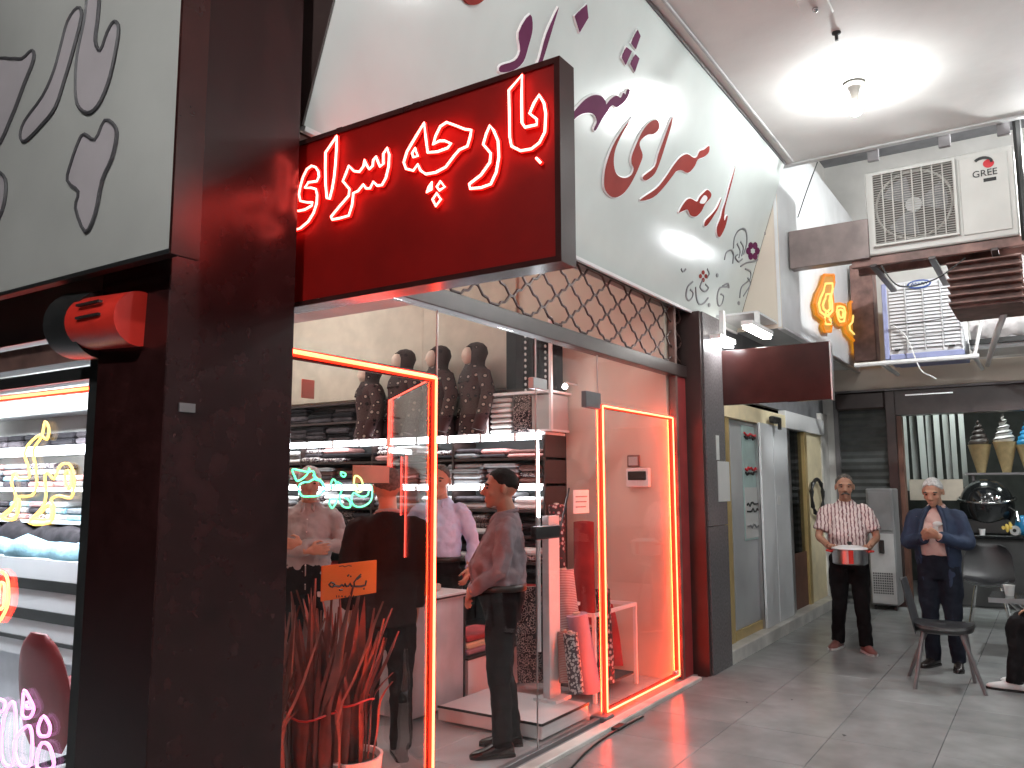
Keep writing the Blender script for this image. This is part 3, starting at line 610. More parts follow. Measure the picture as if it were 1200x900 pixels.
# ------------------------------------------------------------------ main shop inside
struct('shop_side_wall', MB().box((XW, 2.66, 0), (XW+.12, 9, 4.1)), 'cream_wall')
struct('shop_back_wall', MB().box((2.0, 8.5, 0), (6.5, 8.6, 4.1)), 'white_wall')
struct('shop_left_wall', MB().box((3.7, 5.4, 0), (3.78, 8.5, 4.1)), 'cream_wall')
struct('shop_ceiling', MB().box((2.0, 2.7, 4.1), (6.55, 8.6, 4.2)), 'white_wall')
struct('shop_front_upper_wall', MB().box((2.0, 2.70, 3.08), (6.7, 2.76, 4.7)), 'white_wall')
for x, y in ((4.6, 5.0), (5.3, 6.4), (4.6, 7.6)):
    t = thing('ceiling_light', 'square warm white light panel in the fabric shop ceiling', 'ceiling light', (x, y, 4.1), 'fabric shop light panels')
    obj('diffuser', MB().box((x-.3, y-.3, 4.06), (x+.3, y+.3, 4.085)), 'lamp_panel', t)
    obj('frame', MB().box((x-.32, y-.32, 4.086), (x+.32, y+.32, 4.1)), 'white_plastic', t)
# upper wall board and its dark base strip
ub = thing('wall_panel', 'large cream wall panel above the dark shelf band in the fabric shop', 'wall panel', (6.4, 6, 2.4))
for ya, yb in ((4.13, 5.25), (5.254, 7.4)): obj('panel', MB().box((6.385, ya, 2.46), (6.419, yb, 4.0)), 'beige', ub)
db = thing('shelf_unit', 'dark wall shelf unit with white LED strips and packed fabrics', 'shelf', (6.2, 5.7, 1.2))
obj('back_board', MB().box((6.40, 3.62, .3), (6.418, 8.4, 2.44)), 'dark_wall', db)
for z, d in ((2.40, .16), (2.20, .14), (1.985, .34), (1.77, .34), (1.545, .34), (1.32, .34), (1.1, .34), (.88, .36), (.6, .36), (.3, .36)):
    obj('board', MB().box((6.40-d, 3.62, z), (6.40, 8.4, z+.022)), 'dark_paint' if z not in (1.985, 1.545) else 'white_plastic', db)
for z, hh in ((1.945, .055), (1.510, .035)):
    o = obj('led_strip', MB().box((6.035, 3.66, z), (6.058, 8.3, z+hh)), 'led_white', db)
    for k in range(12): obj('led_clip', MB().box((6.028, 3.9+k*.37, z-.006), (6.06, 3.93+k*.37, z+hh+.006)), 'white_plastic', o)
for y in (3.62, 4.6, 5.6, 6.6, 7.6): obj('upright', MB().box((6.05, y, .3), (6.40, y+.018, 1.985)), 'dark_paint', db)
def pile(y0, y1, z, zmax, mats, label, group, x0=6.08, x1=6.38, hh=.035):
    y = y0
    while y < y1-.12:
        wd = min(rnd.uniform(.26, .42), y1-y); n = max(1, int((zmax-z)/hh*rnd.uniform(.85, 1.3)))
        zz = z
        for k in range(n):
            h = hh*rnd.uniform(.7, 1.1)
            if zz+h > zmax: break
            dx = rnd.uniform(-.035, .03)
            fm = rnd.choice(mats)
            tag(obj('folded_fabric', MB().cbox((x0+dx, y+rnd.uniform(0, .012), zz), (x1, y+wd-rnd.uniform(.01, .03), zz+h-.002), h*.4), fm), HUE[fm]+' '+label, 'fabric', HUE[fm]+' '+group); zz += h
        y += wd
L1 = 'folded fabric lying just above the lower LED strip of the wall shelf'
pile(3.66, 8.2, 1.568, 1.76, ['fab_black', 'fab_dark', 'fab_dark', 'fab_brown', 'fab_grey', 'fab_white', 'fab_pink', 'fab_floral'], L1, 'fabrics between the LED boards', hh=.05)
pile(3.66, 8.2, 1.793, 1.95, ['fab_black', 'fab_dark', 'fab_check', 'fab_check', 'fab_grey', 'fab_white', 'fab_white', 'fab_pink', 'fab_brown'], 'folded fabric lying directly under the upper LED strip of the wall shelf', 'fabrics between the LED boards', hh=.05)
pile(3.66, 8.2, 1.343, 1.50, ['fab_white', 'fab_white', 'fab_dark', 'fab_floral', 'fab_grey'], 'folded cloth packed just below the lower LED board of the wall shelf', 'fabrics below the lower LED board', hh=.06)
pile(3.66, 8.2, 1.123, 1.31, ['fab_dark', 'fab_black', 'fab_white', 'fab_floral'], 'folded cloth on the second board below the lower LED strip', 'fabrics below the lower LED board', hh=.06)
pile(3.66, 8.2, .903, 1.09, ['fab_dark', 'fab_white', 'fab_check', 'fab_grey'], 'folded cloth on the low boards of the wall shelf behind the men', 'fabrics on the low boards', hh=.07)
pile(3.66, 8.2, .625, .87, ['fab_dark', 'fab_black', 'fab_red'], 'folded cloth on the lowest board of the wall shelf', 'fabrics on the low boards', hh=.08)
pile(5.75, 8.2, 2.01, 2.19, ['fab_black', 'fab_dark'], 'flat folded fabric resting on the board of the upper LED strip', 'fabrics under the cream panel', 6.26, 6.39, .05)
pile(5.75, 8.2, 2.225, 2.39, ['fab_black', 'fab_dark'], 'flat folded fabric on the dark band under the cream panel', 'fabrics under the cream panel', 6.27, 6.39, .05)
# mannequins in head scarves
def mannequin(y, zt, turn, label):
    t = thing('mannequin', label, 'mannequin', (6.16, y, 2.01), 'scarfed mannequins on the upper shelf', turn, True)
    H_ = zt-2.01+.03
    t.scale = (1.12, 1.12, 1.0)
    def rg(z, ry, rx, cx=0): return [V((cx+rx*math.cos(a), ry*math.sin(a), z*H_)) for a in [2*PI*q/20 for q in range(20)]]
    o = obj('dress', MB().loft([rg(0, .18, .14), rg(.1, .17, .135), rg(.28, .15, .12), rg(.45, .17, .135), rg(.58, .20, .13), rg(.66, .19, .11), rg(.71, .12, .08), rg(.735, .07, .06)]), 'dress_print', t, 60)
    for s in (-1, 1): obj('sleeve', MB().tube([(0, s*.17, H_*.65), (-.02, s*.235, H_*.45), (.02, s*.255, H_*.25), (.07, s*.23, H_*.04)], [.06, .058, .055, .05], 10), 'dress_print', t, 60)
    obj('face', MB().ell((.062, 0, H_*.845), (.062, .058, .088), 14, 10).ell((.115, 0, H_*.835), (.014, .011, .022), 8, 6).ell((.10, 0, H_*.79), (.014, .022, .010), 8, 6), 'mannequin_skin', t, 60)
    for s in (-1, 1): obj('eye', MB().ell((.103, s*.022, H_*.86), (.008, .012, .006), 8, 6), 'black_ink', t)
    mb = MB(); rr = []
    for z, ry, rx, cx in ((.56, .17, .135, .012), (.64, .165, .125, .008), (.70, .125, .105, .004), (.745, .085, .085, .01), (.80, .088, .085, .005), (.88, .098, .10, -.005), (.945, .085, .09, -.005), (.985, .05, .055, -.01), (1.0, .012, .015, -.012)):
        ring = []
        for a in [2*PI*q/24 for q in range(24)]:
            p = V((cx+rx*math.cos(a), ry*math.sin(a), z*H_))
            if .76 < z < .93 and abs(a if a < PI else a-2*PI) < .62: p.x -= .075     # opening round the face
            ring.append(p)
        rr.append(ring)
    obj('scarf', mb.loft(rr), 'scarf_print', t, 60)
for y, zt, a, lb in ((5.74, 2.755, 2.5, 'leftmost scarfed mannequin, lowest of the four, behind the neon strip'), (5.30, 2.865, 2.7, 'second scarfed mannequin from the cream panel, body turned left'), (4.86, 2.86, 2.6, 'third scarfed mannequin above the neon corner of the glass'), (4.43, 2.85, 2.55, 'scarfed mannequin next to the hanging black beaded cloth')):
    mannequin(y, zt, a, lb)
# black cloth with rows of beads, white piles, boxes right of the mannequins
bl = thing('hanging_cloth', 'long black cloth with two rows of pale beads hanging on the wall', 'cloth', (6.25, 3.9, 2.9))
obj('cloth', MB().add([(6.25+.012*math.sin(k*2.1), 3.56+k*.0595, z) for z in (2.36, 2.98) for k in range(11)] + [(6.262+.012*math.sin(k*2.1), 3.56+k*.0595, z) for z in (2.36, 2.98) for k in range(11)], [(k, k+1, 12+k, 11+k) for k in range(10)] + [(22+k, 33+k, 34+k, 23+k) for k in range(10)]), 'fab_black', bl)
for yy in (3.72, 3.93):
    for k in range(10): obj('bead', MB().ell((6.232, yy, 2.40+k*.055), (.012, .011, .015), 8, 6), 'paper', bl)
wr = thing('rack', 'white open rack of folded white cloth under the hanging black cloth', 'rack', (6.2, 3.9, 2.0))
for yy in (3.55, 4.22): obj('upright', MB().box((6.02, yy-.012, 2.01), (6.05, yy+.012, 2.36 if yy > 4 else 3.0)), 'white_plastic', wr)
obj('top_board', MB().box((6.02, 3.55, 2.345), (6.40, 4.23, 2.365)), 'white_plastic', wr)
for k in range(7): tag(obj('folded_fabric', MB().cbox((6.06, 3.98, 2.012+k*.046), (6.36, 4.205, 2.012+k*.046+.036), .012), 'fab_white'), 'folded white cloth in the tall pile beside the mannequins', 'fabric', 'white pile beside the mannequins')
tag(obj('lace_pile', MB().cbox((6.06, 3.78, 2.012), (6.36, 3.96, 2.34), .01), 'fab_floral'), 'dark patterned lace pile between white cloth and clear box', 'fabric')
bx = thing('display_box', 'pale clear display box on the rack beside the red wall', 'box', (6.2, 3.66, 2.0))
obj('box', MB().box((6.08, 3.565, 2.03), (6.36, 3.77, 2.33)), 'strip_panel', bx)
obj('base', MB().box((6.05, 3.56, 2.012), (6.37, 3.775, 2.03)), 'white_plastic', bx)
p = ony(662, 453, 3.4)
t = thing('spot_lamp', 'tiny bright spot lamp beside the hanging black cloth', 'lamp', p)
obj('bulb', MB().ell(p, (.022, .022, .022), 12, 8), 'flood', t, 180)
obj('arm', MB().tube([p+V((0, 0, .02)), p+V((.1, .05, .05)), (XW-.01, p.y+.1, p.z+.06)], .008), 'white_plastic', t)
tl = thing('tube_light', 'upright slim white light tube behind the glass by the shelves', 'tube light', ony(629, 555, 3.0))
a_, b_ = ony(629, 507, 3.0), ony(631, 606, 3.0)
obj('tube', MB().cyl(a_, b_, .012, 8), 'led_white', tl); obj('holder', MB().cyl(b_+V((.0, .0, -.9)), b_, .014, 8), 'white_plastic', tl)
# pegged rack by the pillar, far end of the wall
pr_ = thing('pegged_rack', 'white upright rack of many short pegs beside the granite pillar', 'rack', (6.3, 7.6, 2.9))
yc = onx(324, 420, 6.3).y
obj('post', MB().box((6.30, yc-.05, 2.2), (6.36, yc-.01, 3.6)), 'white_plastic', pr_)
for k in range(20): obj('peg', MB().tube([(6.29, yc-.03, 2.28+k*.06), (6.25, yc+.04, 2.29+k*.06), (6.25, yc+.10, 2.275+k*.06)], .014, 6), 'white_plastic', pr_)
# tablet frames, notice on the side wall
tb = thing('wall_panel_box', 'pale control box with dark screen on the red lit side wall', 'control box', (XW, 2.92, 1.66))
a_, b_ = onx(734, 571, XW-.03), onx(761, 548, XW-.03)
obj('case', MB().cbox((XW-.035, b_.y, a_.z), (XW-.001, a_.y, b_.z), .008), 'white_plastic', tb)
obj('screen', MB().box((XW-.04, b_.y+.03, a_.z+.06), (XW-.034, a_.y-.02, b_.z-.03)), 'black_gloss', tb)
a_, b_ = onx(735, 548, XW-.03), onx(749, 533, XW-.03)
t = thing('picture_frame', 'small leaning photo frame above the control box', 'picture frame', (XW-.03, a_.y, a_.z))
obj('frame', MB().cbox((XW-.03, b_.y, a_.z+.004), (XW-.012, a_.y, b_.z), .004), 'brown_steel', t)
obj('print', MB().box((XW-.034, b_.y+.015, a_.z+.018), (XW-.030, a_.y-.015, b_.z-.015)), 'paper', t)
a_, b_ = ony(672, 602, 2.75), ony(690, 574, 2.75)
pn = thing('notice', 'small white paper notice behind the glass by the door', 'notice', (a_.x, 2.75, a_.z))
obj('sheet', MB().box((a_.x, 2.75, a_.z), (b_.x, 2.752, b_.z)), 'paper', pn)
for k in range(3): obj('print_line', MB().box((a_.x+.03, 2.7475, b_.z-.05-k*.035), (b_.x-.03-.01*k, 2.749, b_.z-.042-k*.035)), 'print_grey', pn)
# display platform and fabric rolls behind the right panes
pf = thing('display_platform', 'low white display platform with black edging behind the glass', 'platform', (4.9, 2.9, 0))
obj('top', MB().cbox((4.45, 2.70, .02), (5.05, 3.5, .11), .006), 'counter_white', pf)
obj('edging', MB().box((4.45, 2.694, .10), (5.05, 2.70, .115)), 'black_trim', pf)
obj('edging', MB().box((4.444, 2.70, .10), (4.45, 3.5, .115)), 'black_trim', pf)
wc = thing('display_stand', 'upright pale display board behind the glass beside the fabric rolls', 'stand', (5.0, 2.95, 0))
obj('board', MB().box((4.93, 2.93, .115), (5.08, 2.97, 1.34)), 'white_plastic', wc)
obj('board_edge', MB().box((4.925, 2.925, .115), (4.932, 2.975, 1.34)), 'counter_grey', wc)
obj('foot', MB().box((4.9, 2.86, .11), (5.1, 3.04, .13)), 'counter_white', wc)
def roll(px0, py0, px1, py1, Y0, Y1, r, m, label, kind='fabric roll'):
    a, b = ony(px0, py0, Y0), ony(px1, py1, Y1); a.z = max(a.z, .05)
    t = thing('fabric_roll', label, kind, a)
    d = (b-a).normalized()
    obj('cloth', MB().tube([a, a.lerp(b, .3), a.lerp(b, .7), b], [r, r*1.03, r*.99, r], 16), m, t, 50)
    obj('core', MB().cyl(b-d*.01, b+d*.015, r*.35, 12), 'beige', t)
roll(656, 790, 652, 592, 3.05, 3.15, .06, 'fab_redflower', 'tall fabric roll printed with dark and red flowers')
roll(672, 770, 660, 668, 2.92, 3.0, .075, 'fab_wave', 'leaning fabric roll with pale and red wavy print')
roll(692, 810, 676, 720, 2.80, 2.86, .075, 'fab_mauve', 'plain mauve fabric roll leaning low against the others')
roll(700, 800, 692, 735, 2.90, 2.95, .05, 'fab_floral', 'short dark floral roll beside the mauve one')
roll(664, 800, 661, 740, 2.86, 2.90, .05, 'fab_plaid', 'short plaid orange roll at the foot of the wavy one')
roll(686, 790, 684, 612, 3.2, 3.3, .085, 'fab_red', 'tall plain red fabric roll standing behind the paper notice')
roll(718, 780, 715, 612, 3.2, 3.3, .10, 'fab_red', 'thick plain red roll standing just inside the door')
roll(741, 765, 739, 665, 3.1, 3.2, .11, 'fab_plaid', 'plaid red fabric roll beside the white table frame')
roll(625, 800, 622, 690, 3.4, 3.5, .12, 'fab_floral', 'fat dark lace roll behind the man at the glass')
roll(712, 800, 706, 690, 2.85, 2.9, .055, 'fab_redflower', 'slim flowered fabric roll standing right at the door edge')
roll(727, 790, 724, 640, 3.3, 3.35, .08, 'fab_brown', 'brown fabric roll leaning on the red lit wall behind the door')
roll(750, 790, 748, 655, 3.3, 3.35, .075, 'fab_pink', 'pink fabric roll leaning on the red lit wall behind the door')
roll(676, 812, 668, 742, 2.76, 2.80, .05, 'fab_check', 'short checked fabric roll lying lowest at the platform corner')
roll(645, 790, 646, 655, 3.25, 3.3, .07, 'fab_dark', 'dark fabric roll standing behind the pale display board')
roll(760, 790, 752, 730, 2.95, 3.0, .06, 'fab_redflower', 'short flowered roll leaning under the white table frame')
tag(obj('stick', MB().tube([ony(652, 640, 2.95), ony(667, 572, 2.95)], .007), 'black_metal'), 'thin dark stick poking up above the flowered fabric roll', 'stick')
tf = thing('small_table', 'small white metal table frame near the glass door', 'table', (5.9, 2.95, 0))
for x in (5.45, 6.15):
    for y in (2.86, 3.25): obj('leg', MB().box((x-.012, y-.012, 0), (x+.012, y+.012, .60)), 'white_plastic', tf)
for a, b in (((5.438, 2.848, .60), (6.162, 2.872, .625)), ((5.438, 3.238, .60), (6.162, 3.262, .625)), ((5.438, 2.873, .60), (5.462, 3.237, .625)), ((6.138, 2.873, .60), (6.162, 3.237, .625))): obj('rail', MB().box(a, b), 'white_plastic', tf)
obj('shelf', MB().box((5.465, 2.875, .08), (6.135, 3.235, .095)), 'dark_wall', tf)
# white low cabinet behind the man
lc = thing('low_cabinet', 'low white cabinet with yellow cloth behind the standing man', 'cabinet', (5.2, 3.9, 0))
obj('body', MB().box((4.95, 3.62, .02), (5.9, 4.0, .30)), 'counter_white', lc)
obj('edge', MB().box((4.945, 3.614, .30), (5.9, 4.0, .312)), 'black_trim', lc)
for z, m_, lb in ((.314, 'fab_mauve', 'mauve folded cloth at the bottom of the low cabinet pile'), (.36, 'gold_paint', 'yellow folded cloth in the pile on the low white cabinet'), (.41, 'fab_red', 'red folded cloth on top of the low cabinet pile')): tag(obj('folded_fabric', MB().cbox((5.0, 3.66, z), (5.5, 3.95, z+.043), .012), m_), lb, 'fabric')
# main counter
mc = thing('counter', 'white shop counter with black edging and samples on top', 'counter', (4.6, 4.1, 0))
obj('front_panel', MB().box((4.33, 3.625, .03), (4.90, 3.645, .76)), 'counter_grey', mc)
obj('side_panel', MB().box((4.315, 3.645, .03), (4.335, 5.3, .76)), 'counter_grey', mc)
obj('end_panel', MB().box((4.885, 3.647, .03), (4.905, 5.3, .76)), 'counter_grey', mc)
for x in (4.312, 4.896): obj('edging', MB().box((x, 3.617, .0), (x+.016, 3.64, .78)), 'black_trim', mc)
obj('edging', MB().box((4.305, 5.284, .0), (4.32, 5.3, .78)), 'black_trim', mc)
obj('top', MB().cbox((4.28, 3.59, .762), (4.94, 5.32, .80), .004), 'counter_white', mc)
obj('top_trim', MB().box((4.278, 3.584, .772), (4.94, 3.591, .784)), 'black_trim', mc)
tag(obj('sample_book', MB().cbox((4.40, 3.75, .802), (4.80, 4.25, .85), .008), 'beige'), 'large beige sample book lying on the shop counter', 'book')
tag(obj('folded_fabric', MB().cbox((4.36, 4.35, .802), (4.78, 4.7, .88), .015), 'fab_brown'), 'brown folded cloth at the back of the shop counter', 'fabric')
tag(obj('folded_fabric', MB().cbox((4.46, 3.80, .851), (4.76, 4.15, .89), .012), 'fab_brown'), 'brown cloth lying on the beige sample book', 'fabric')

# signs on the glass
KG = (330, 530, 4.738)
a_, b_ = ony(376.5, 705, YG+.075), ony(442, 656, YG+.075)
ps = thing('push_pull_sign', 'orange plate with dark Persian lettering hung on the glass', 'door sign', (a_.x, YG-.02, a_.z))
obj('plate', MB().cbox((a_.x, YG+.075, a_.z), (b_.x, YG+.083, b_.z), .003), 'orange_plate', ps)
gl = lambda x, y: ony(x, y, YG+.0735)
for ln, r in (([(262,738),(275,722),(290,728),(300,742),(285,748),(268,742)], .0042), ([(285,742),(300,742),(320,746),(335,736),(345,744),(352,730),(358,744),(372,742),(380,728),(388,744),(410,745),(440,744),(464,738),(470,712)], .0048), ([(404,744),(402,722),(418,700),(440,678)], .0042), ([(420,705),(440,690)], .0035), ([(366,688),(374,680)], .004), ([(382,690),(385,688)], .004), ([(320,765),(338,763)], .004), ([(455,758),(459,757)], .0045), ([(320,634),(340,630),(350,636),(370,629),(388,632)], .0018), ([(305,795),(306,806)], .002), ([(318,795),(319,806)], .002), ([(330,804),(335,796),(340,804)], .002), ([(350,798),(352,806),(358,797)], .002), ([(370,804),(378,797),(382,804)], .002), ([(395,806),(400,796),(406,806)], .002), ([(418,800),(424,806),(430,797)], .002)):
    obj('lettering', MB().tube(strokes(KG, [ln], gl)[0], r, 5), 'black_ink', ps)
a_, b_ = ony(413, 566, YG+.06), ony(456, 546, YG+.06)
tag(obj('sticker', MB().box((a_.x, YG+.058, a_.z), (b_.x, YG+.062, b_.z)), 'pink_plate'), 'blank salmon pink sticker on the glass above the orange plate', 'sticker')
a_, b_ = ony(353, 466, YG+.015), ony(368, 446, YG+.015)
tag(obj('sticker', MB().box((a_.x, YG+.012, a_.z), (b_.x, YG+.016, b_.z)), 'pink_plate'), 'small reddish square sticker on the glass below the upper neon', 'sticker')
gn = thing('neon_lettering', 'green neon lettering glowing on the glass in front of the grey haired man', 'neon sign', (2.5, YG+.03, 1.55))
gg = lambda x, y: ony(x, y, YG+.03)
for m_, ln, cl in (('neon_green', [(60,95),(100,100),(148,108),(152,88),(140,125),(90,160),(72,132)], 1), ('neon_green', [(95,190),(110,240),(160,245),(205,240),(238,205),(215,160),(180,150),(150,165),(120,168)], 1), ('neon_green', [(150,110),(175,105),(190,140),(225,165),(240,195)], 0), ('neon_green', [(285,150),(303,170),(285,200),(273,180)], 1), ('neon_green', [(330,110),(355,120),(350,135),(333,130)], 1), ('neon_green', [(285,262),(305,262),(300,285),(280,310),(264,285),(270,262)], 1), ('neon_green', [(310,165),(340,190),(322,250),(340,300),(380,305),(376,270),(350,250)], 0), ('neon_green', [(400,225),(388,270),(410,300),(455,300),(497,265),(502,200),(487,182),(480,235),(440,246)], 1), ('neon_lime', [(410,130),(442,150),(452,200),(430,222),(405,205),(402,160)], 1), ('neon_lime', [(412,180),(430,185),(425,200)], 1), ('neon_green', [(175,125),(195,155),(215,150)], 0)):
    obj('neon_stroke', MB().tube(curve(strokes(KG, [ln], gg)[0], 3, bool(cl)), .0042, 5, bool(cl)), m_, gn)

# snake plants tied with string, just inside the glass
def snake_plant(x, y, h, n, label, pot, seed):
    r_ = random.Random(seed)
    t = thing('snake_plant', label, 'plant', (x, y, 0), 'snake plants inside the glass')
    obj('pot', MB().lathe([(.10, 0), (.14, .04), (.16, .24), (.165, .26), (.15, .26), (.14, .23)], (x, y, 0), 24), pot, t, 50)
    obj('soil', MB().cyl((x, y, .2), (x, y, .235), .14, 16), 'soil', t)
    for k in range(n):
        a = 2*PI*k/n*2.4 + r_.uniform(-.3, .3); rr = r_.uniform(.01, .14); hh = h*r_.uniform(.55, 1.0)
        lean = r_.uniform(.0, .21); tw = a + PI/2 + r_.uniform(-.5, .5); wmax = r_.uniform(.014, .038); tws = r_.uniform(-1, 1)
        rings = []; edge = []
        for i in range(10):
            f_ = i/9; z = .22 + (hh-.22)*f_
            pinch = 1 - .25*math.exp(-((z-.52)/.12)**2)
            rad = (rr + lean*f_**1.6)*pinch; c = V((x + rad*math.cos(a), y + rad*math.sin(a), z))
            ww = wmax*(.45+.55*math.sin(min(1, f_*1.7)*PI/2))*(1-f_**3.5)+.0015
            an = tw + tws*f_; u = V((math.cos(an), math.sin(an), 0)); v = V((-math.sin(an), math.cos(an), 0))
            rings.append([c+u*ww+v*.006, c+v*-.003, c-u*ww+v*.006, c+v*.006])
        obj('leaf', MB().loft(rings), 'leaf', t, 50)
    obj('string', MB().tube([(x+.115*math.cos(q), y+.115*math.sin(q), .52+.01*math.sin(3*q)) for q in [2*PI*k/20 for k in range(20)]], .005, 5, True), 'red_plastic', t)
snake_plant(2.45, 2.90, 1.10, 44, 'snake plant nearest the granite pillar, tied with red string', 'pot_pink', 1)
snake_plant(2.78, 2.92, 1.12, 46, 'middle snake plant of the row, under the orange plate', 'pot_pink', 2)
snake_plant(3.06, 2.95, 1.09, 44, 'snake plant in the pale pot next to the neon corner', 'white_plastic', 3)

# ------------------------------------------------------------------ next shop: step, gold frames, doors, sign
st = thing('step', 'pale marble step running in front of the gold framed shop', 'step', (9.5, 2.5, 0))
for k in range(5):
    a = 7.225 + k*.92
    obj('slab', MB().cbox((a, 2.44, -.01), (a+.915, 2.78, .115), .006), 'marble', st)
ns = thing('shopfront', 'gold framed neighbouring shop front with glass doors and posters', 'shopfront', (9.4, 2.6, 0))
def np_(x): return ony(x, 620, 2.56).x
def panel(px0, px1, z0, z1, m, name, y=2.56, th=.03, parent=None):
    a, b = sorted((ony(px0, 620, y).x, ony(px1, 620, y).x))
    return obj(name, MB().cbox((a, y, z0), (b-.003, y+th, z1), .003), m, parent or ns)
panel(851, 854, .115, 2.2, 'grey_door', 'side_panel', 2.57)
panel(854, 858.5, .115, 2.2, 'gold', 'frame', 2.54, .06)
panel(859, 892, .20, 2.18, 'grey_door', 'pane', 2.57)
panel(859, 892, .115, .20, 'gold', 'frame', 2.55, .05)
panel(892, 895, .115, 2.18, 'steel', 'frame', 2.53, .07)
panel(838, 926, 2.185, 2.34, 'gold_paint', 'header', 2.53, .08)
panel(926, 972, 2.20, 2.40, 'white_plastic', 'header', 2.53, .08)
panel(926, 930, .115, 2.2, 'steel', 'frame', 2.55, .05)
panel(930, 947, .75, 2.2, 'dark_glass', 'pane', 2.59, .01)
panel(930, 947, .115, .75, 'wood_brown', 'low_panel', 2.58, .03)
panel(947, 950, .115, 2.2, 'gold', 'frame', 2.55, .05)
panel(950, 968, .115, 2.2, 'gold_paint', 'door_panel', 2.57, .04)
panel(968, 978, .115, 2.5, 'marble', 'jamb', 2.55, .08)
panel(830, 985, 2.41, 3.1, 'grey_wall', 'upper_panel', 2.6, .06)
obj('interior_wall', MB().box((9.7, 3.4, 0), (11.2, 3.45, 2.4)), 'gold_paint', ns)
ld = thing('door_leaf', 'pale frosted sliding door leaves standing open on the marble step', 'door', (9, 2.55, .115))
for a, b, m_ in ((895.5, 910, 'frosted'), (910.5, 927, 'frosted')): panel(a, b, .12, 2.19, m_, 'leaf', 2.50, .025, ld)
q = ony(907, 493, 2.49)
obj('closer', MB().cbox((q.x-.16, 2.44, q.z-.03), (q.x+.12, 2.50, q.z+.04), .01).box((q.x-.05, 2.42, q.z-.10), (q.x+.03, 2.44, q.z-.02)), 'black_metal', ld)
q = ony(913, 585, 2.495); obj('sticker', MB().box((q.x-.05, 2.494, q.z-.06), (q.x+.05, 2.499, q.z+.03)), 'paper', ld)
pst = thing('poster', 'tall pale green poster strip with red and black print on glass', 'poster', (8.3, 2.56, 1.5))
a_, b_ = ony(873.5, 634, 2.565), ony(889, 502, 2.565)
obj('sheet', MB().box((a_.x, 2.562, a_.z), (b_.x, 2.568, b_.z)), 'poster_paper', pst)
obj('sheet', MB().box((a_.x+.02, 2.557, a_.z+.02), (b_.x-.02, 2.561, a_.z+.52)), 'paper', pst)
for zf, m_ in ((.93, 'red_ink'), (.90, 'black_ink'), (.62, 'red_ink'), (.585, 'black_ink'), (.31, 'black_ink'), (.26, 'black_ink'), (.12, 'print_grey')):
    z = a_.z + (b_.z-a_.z)*zf; L_ = b_.x-a_.x
    obj('lettering', MB().tube([(a_.x+L_*(.1+.08*k), 2.556, z+rnd.uniform(-.02, .02)) for k in range(11)], .011, 4), m_, pst)
a_, b_ = ony(843, 588, 2.43), ony(853.5, 512, 2.43)
nt = thing('notice', 'white paper notices taped on the grey granite post', 'notice', (a_.x, 2.43, a_.z))
obj('sheet', MB().box((a_.x, 2.431, a_.z), (b_.x, 2.437, a_.z+.35)), 'paper', nt)
obj('sheet', MB().box((a_.x-.02, 2.431, a_.z+.36), (a_.x+.05, 2.437, b_.z)), 'paper', nt)
q = ony(960, 582, 2.50)
tag(obj('wreath', MB().tube([(q.x+.30*math.cos(k*2*PI/24), 2.52, q.z+.22*math.sin(k*2*PI/24)+.01*math.sin(k*3)) for k in range(24)], [.022+.008*math.sin(k*2.4) for k in range(24)], 6, True), 'black_metal'), 'dark ring shaped wreath hanging on the cream door frame', 'wreath')
# fascia of the next shop with amber letters
nsn = thing('fascia_sign', 'white fascia of the next shop carrying amber lit letters', 'shop sign', (10, 2.1, 3.1))
obj('panel', MB().box((7.935, 2.09, 3.06), (XF-.01, 2.12, 5.2)), 'panel_white', nsn)
obj('frame', MB().box((7.96, 2.07, 3.04), (XF-.01, 2.13, 3.062)), 'steel', nsn)
obj('soffit', MB().box((7.30, 2.13, 3.09), (XF-.01, 2.75, 3.11)), 'panel_white', nsn)
KY = (940, 310, 7.5)
for pts in ([(165,95),(250,95),(255,160),(235,250),(245,330),(250,430),(215,470),(180,480),(230,540),(225,590),(170,590),(150,540),(165,490),(100,440),(80,350),(105,260),(140,190)], [(265,350),(300,345),(350,360),(365,420),(350,530),(300,535),(275,500),(255,420)], [(400,330),(490,340),(480,420),(510,500),(560,570),(580,560),(570,680),(520,700),(430,670),(360,600),(350,545),(390,500),(400,420)], [(440,690),(520,695),(510,785),(440,775)]):
    pp = strokes(KY, [pts], lambda x, y: ony(x, y, 2.075))[0]
    o = obj('letter', MB().prism(pp, (0, -.03, 0)), 'neon_amber_face', nsn)
    obj('neon_stroke', MB().tube([p+V((0, -.034, 0)) for p in pp], .018, 5, True), 'neon_amber', o)
    c_ = sum(pp, V())/len(pp)
    for q_ in (.72, .38): obj('neon_stroke', MB().tube([c_.lerp(p, q_)+V((0, -.042, 0)) for p in pp], .013, 5, True), 'neon_amber_core', o)
for px_, py_, lb in ((842, 401, 'bright tube lamp under the soffit right beside the dark post'), (888, 390, 'small soffit lamp above the unlit maroon blade sign')):
    q = onz(px_, py_, 2.79 if px_ < 860 else 2.90)+V((.12 if px_ < 860 else 0, 0, 0)); hl_ = .2 if px_ < 860 else .32; t = thing('soffit_lamp', lb, 'soffit lamp', q)
    obj('housing', MB().box((q.x-hl_, q.y-.05, q.z+.02), (q.x+hl_, q.y+.05, q.z+.06)).box((q.x-.02, q.y-.02, q.z+.06), (q.x+.02, q.y+.02, 3.09)), 'white_plastic', t)
    obj('tube', MB().box((q.x-hl_+.02, q.y-.035, q.z-.01), (q.x+hl_-.02, q.y+.035, q.z+.019)), 'tube_white' if px_ < 860 else 'lamp_small', t)

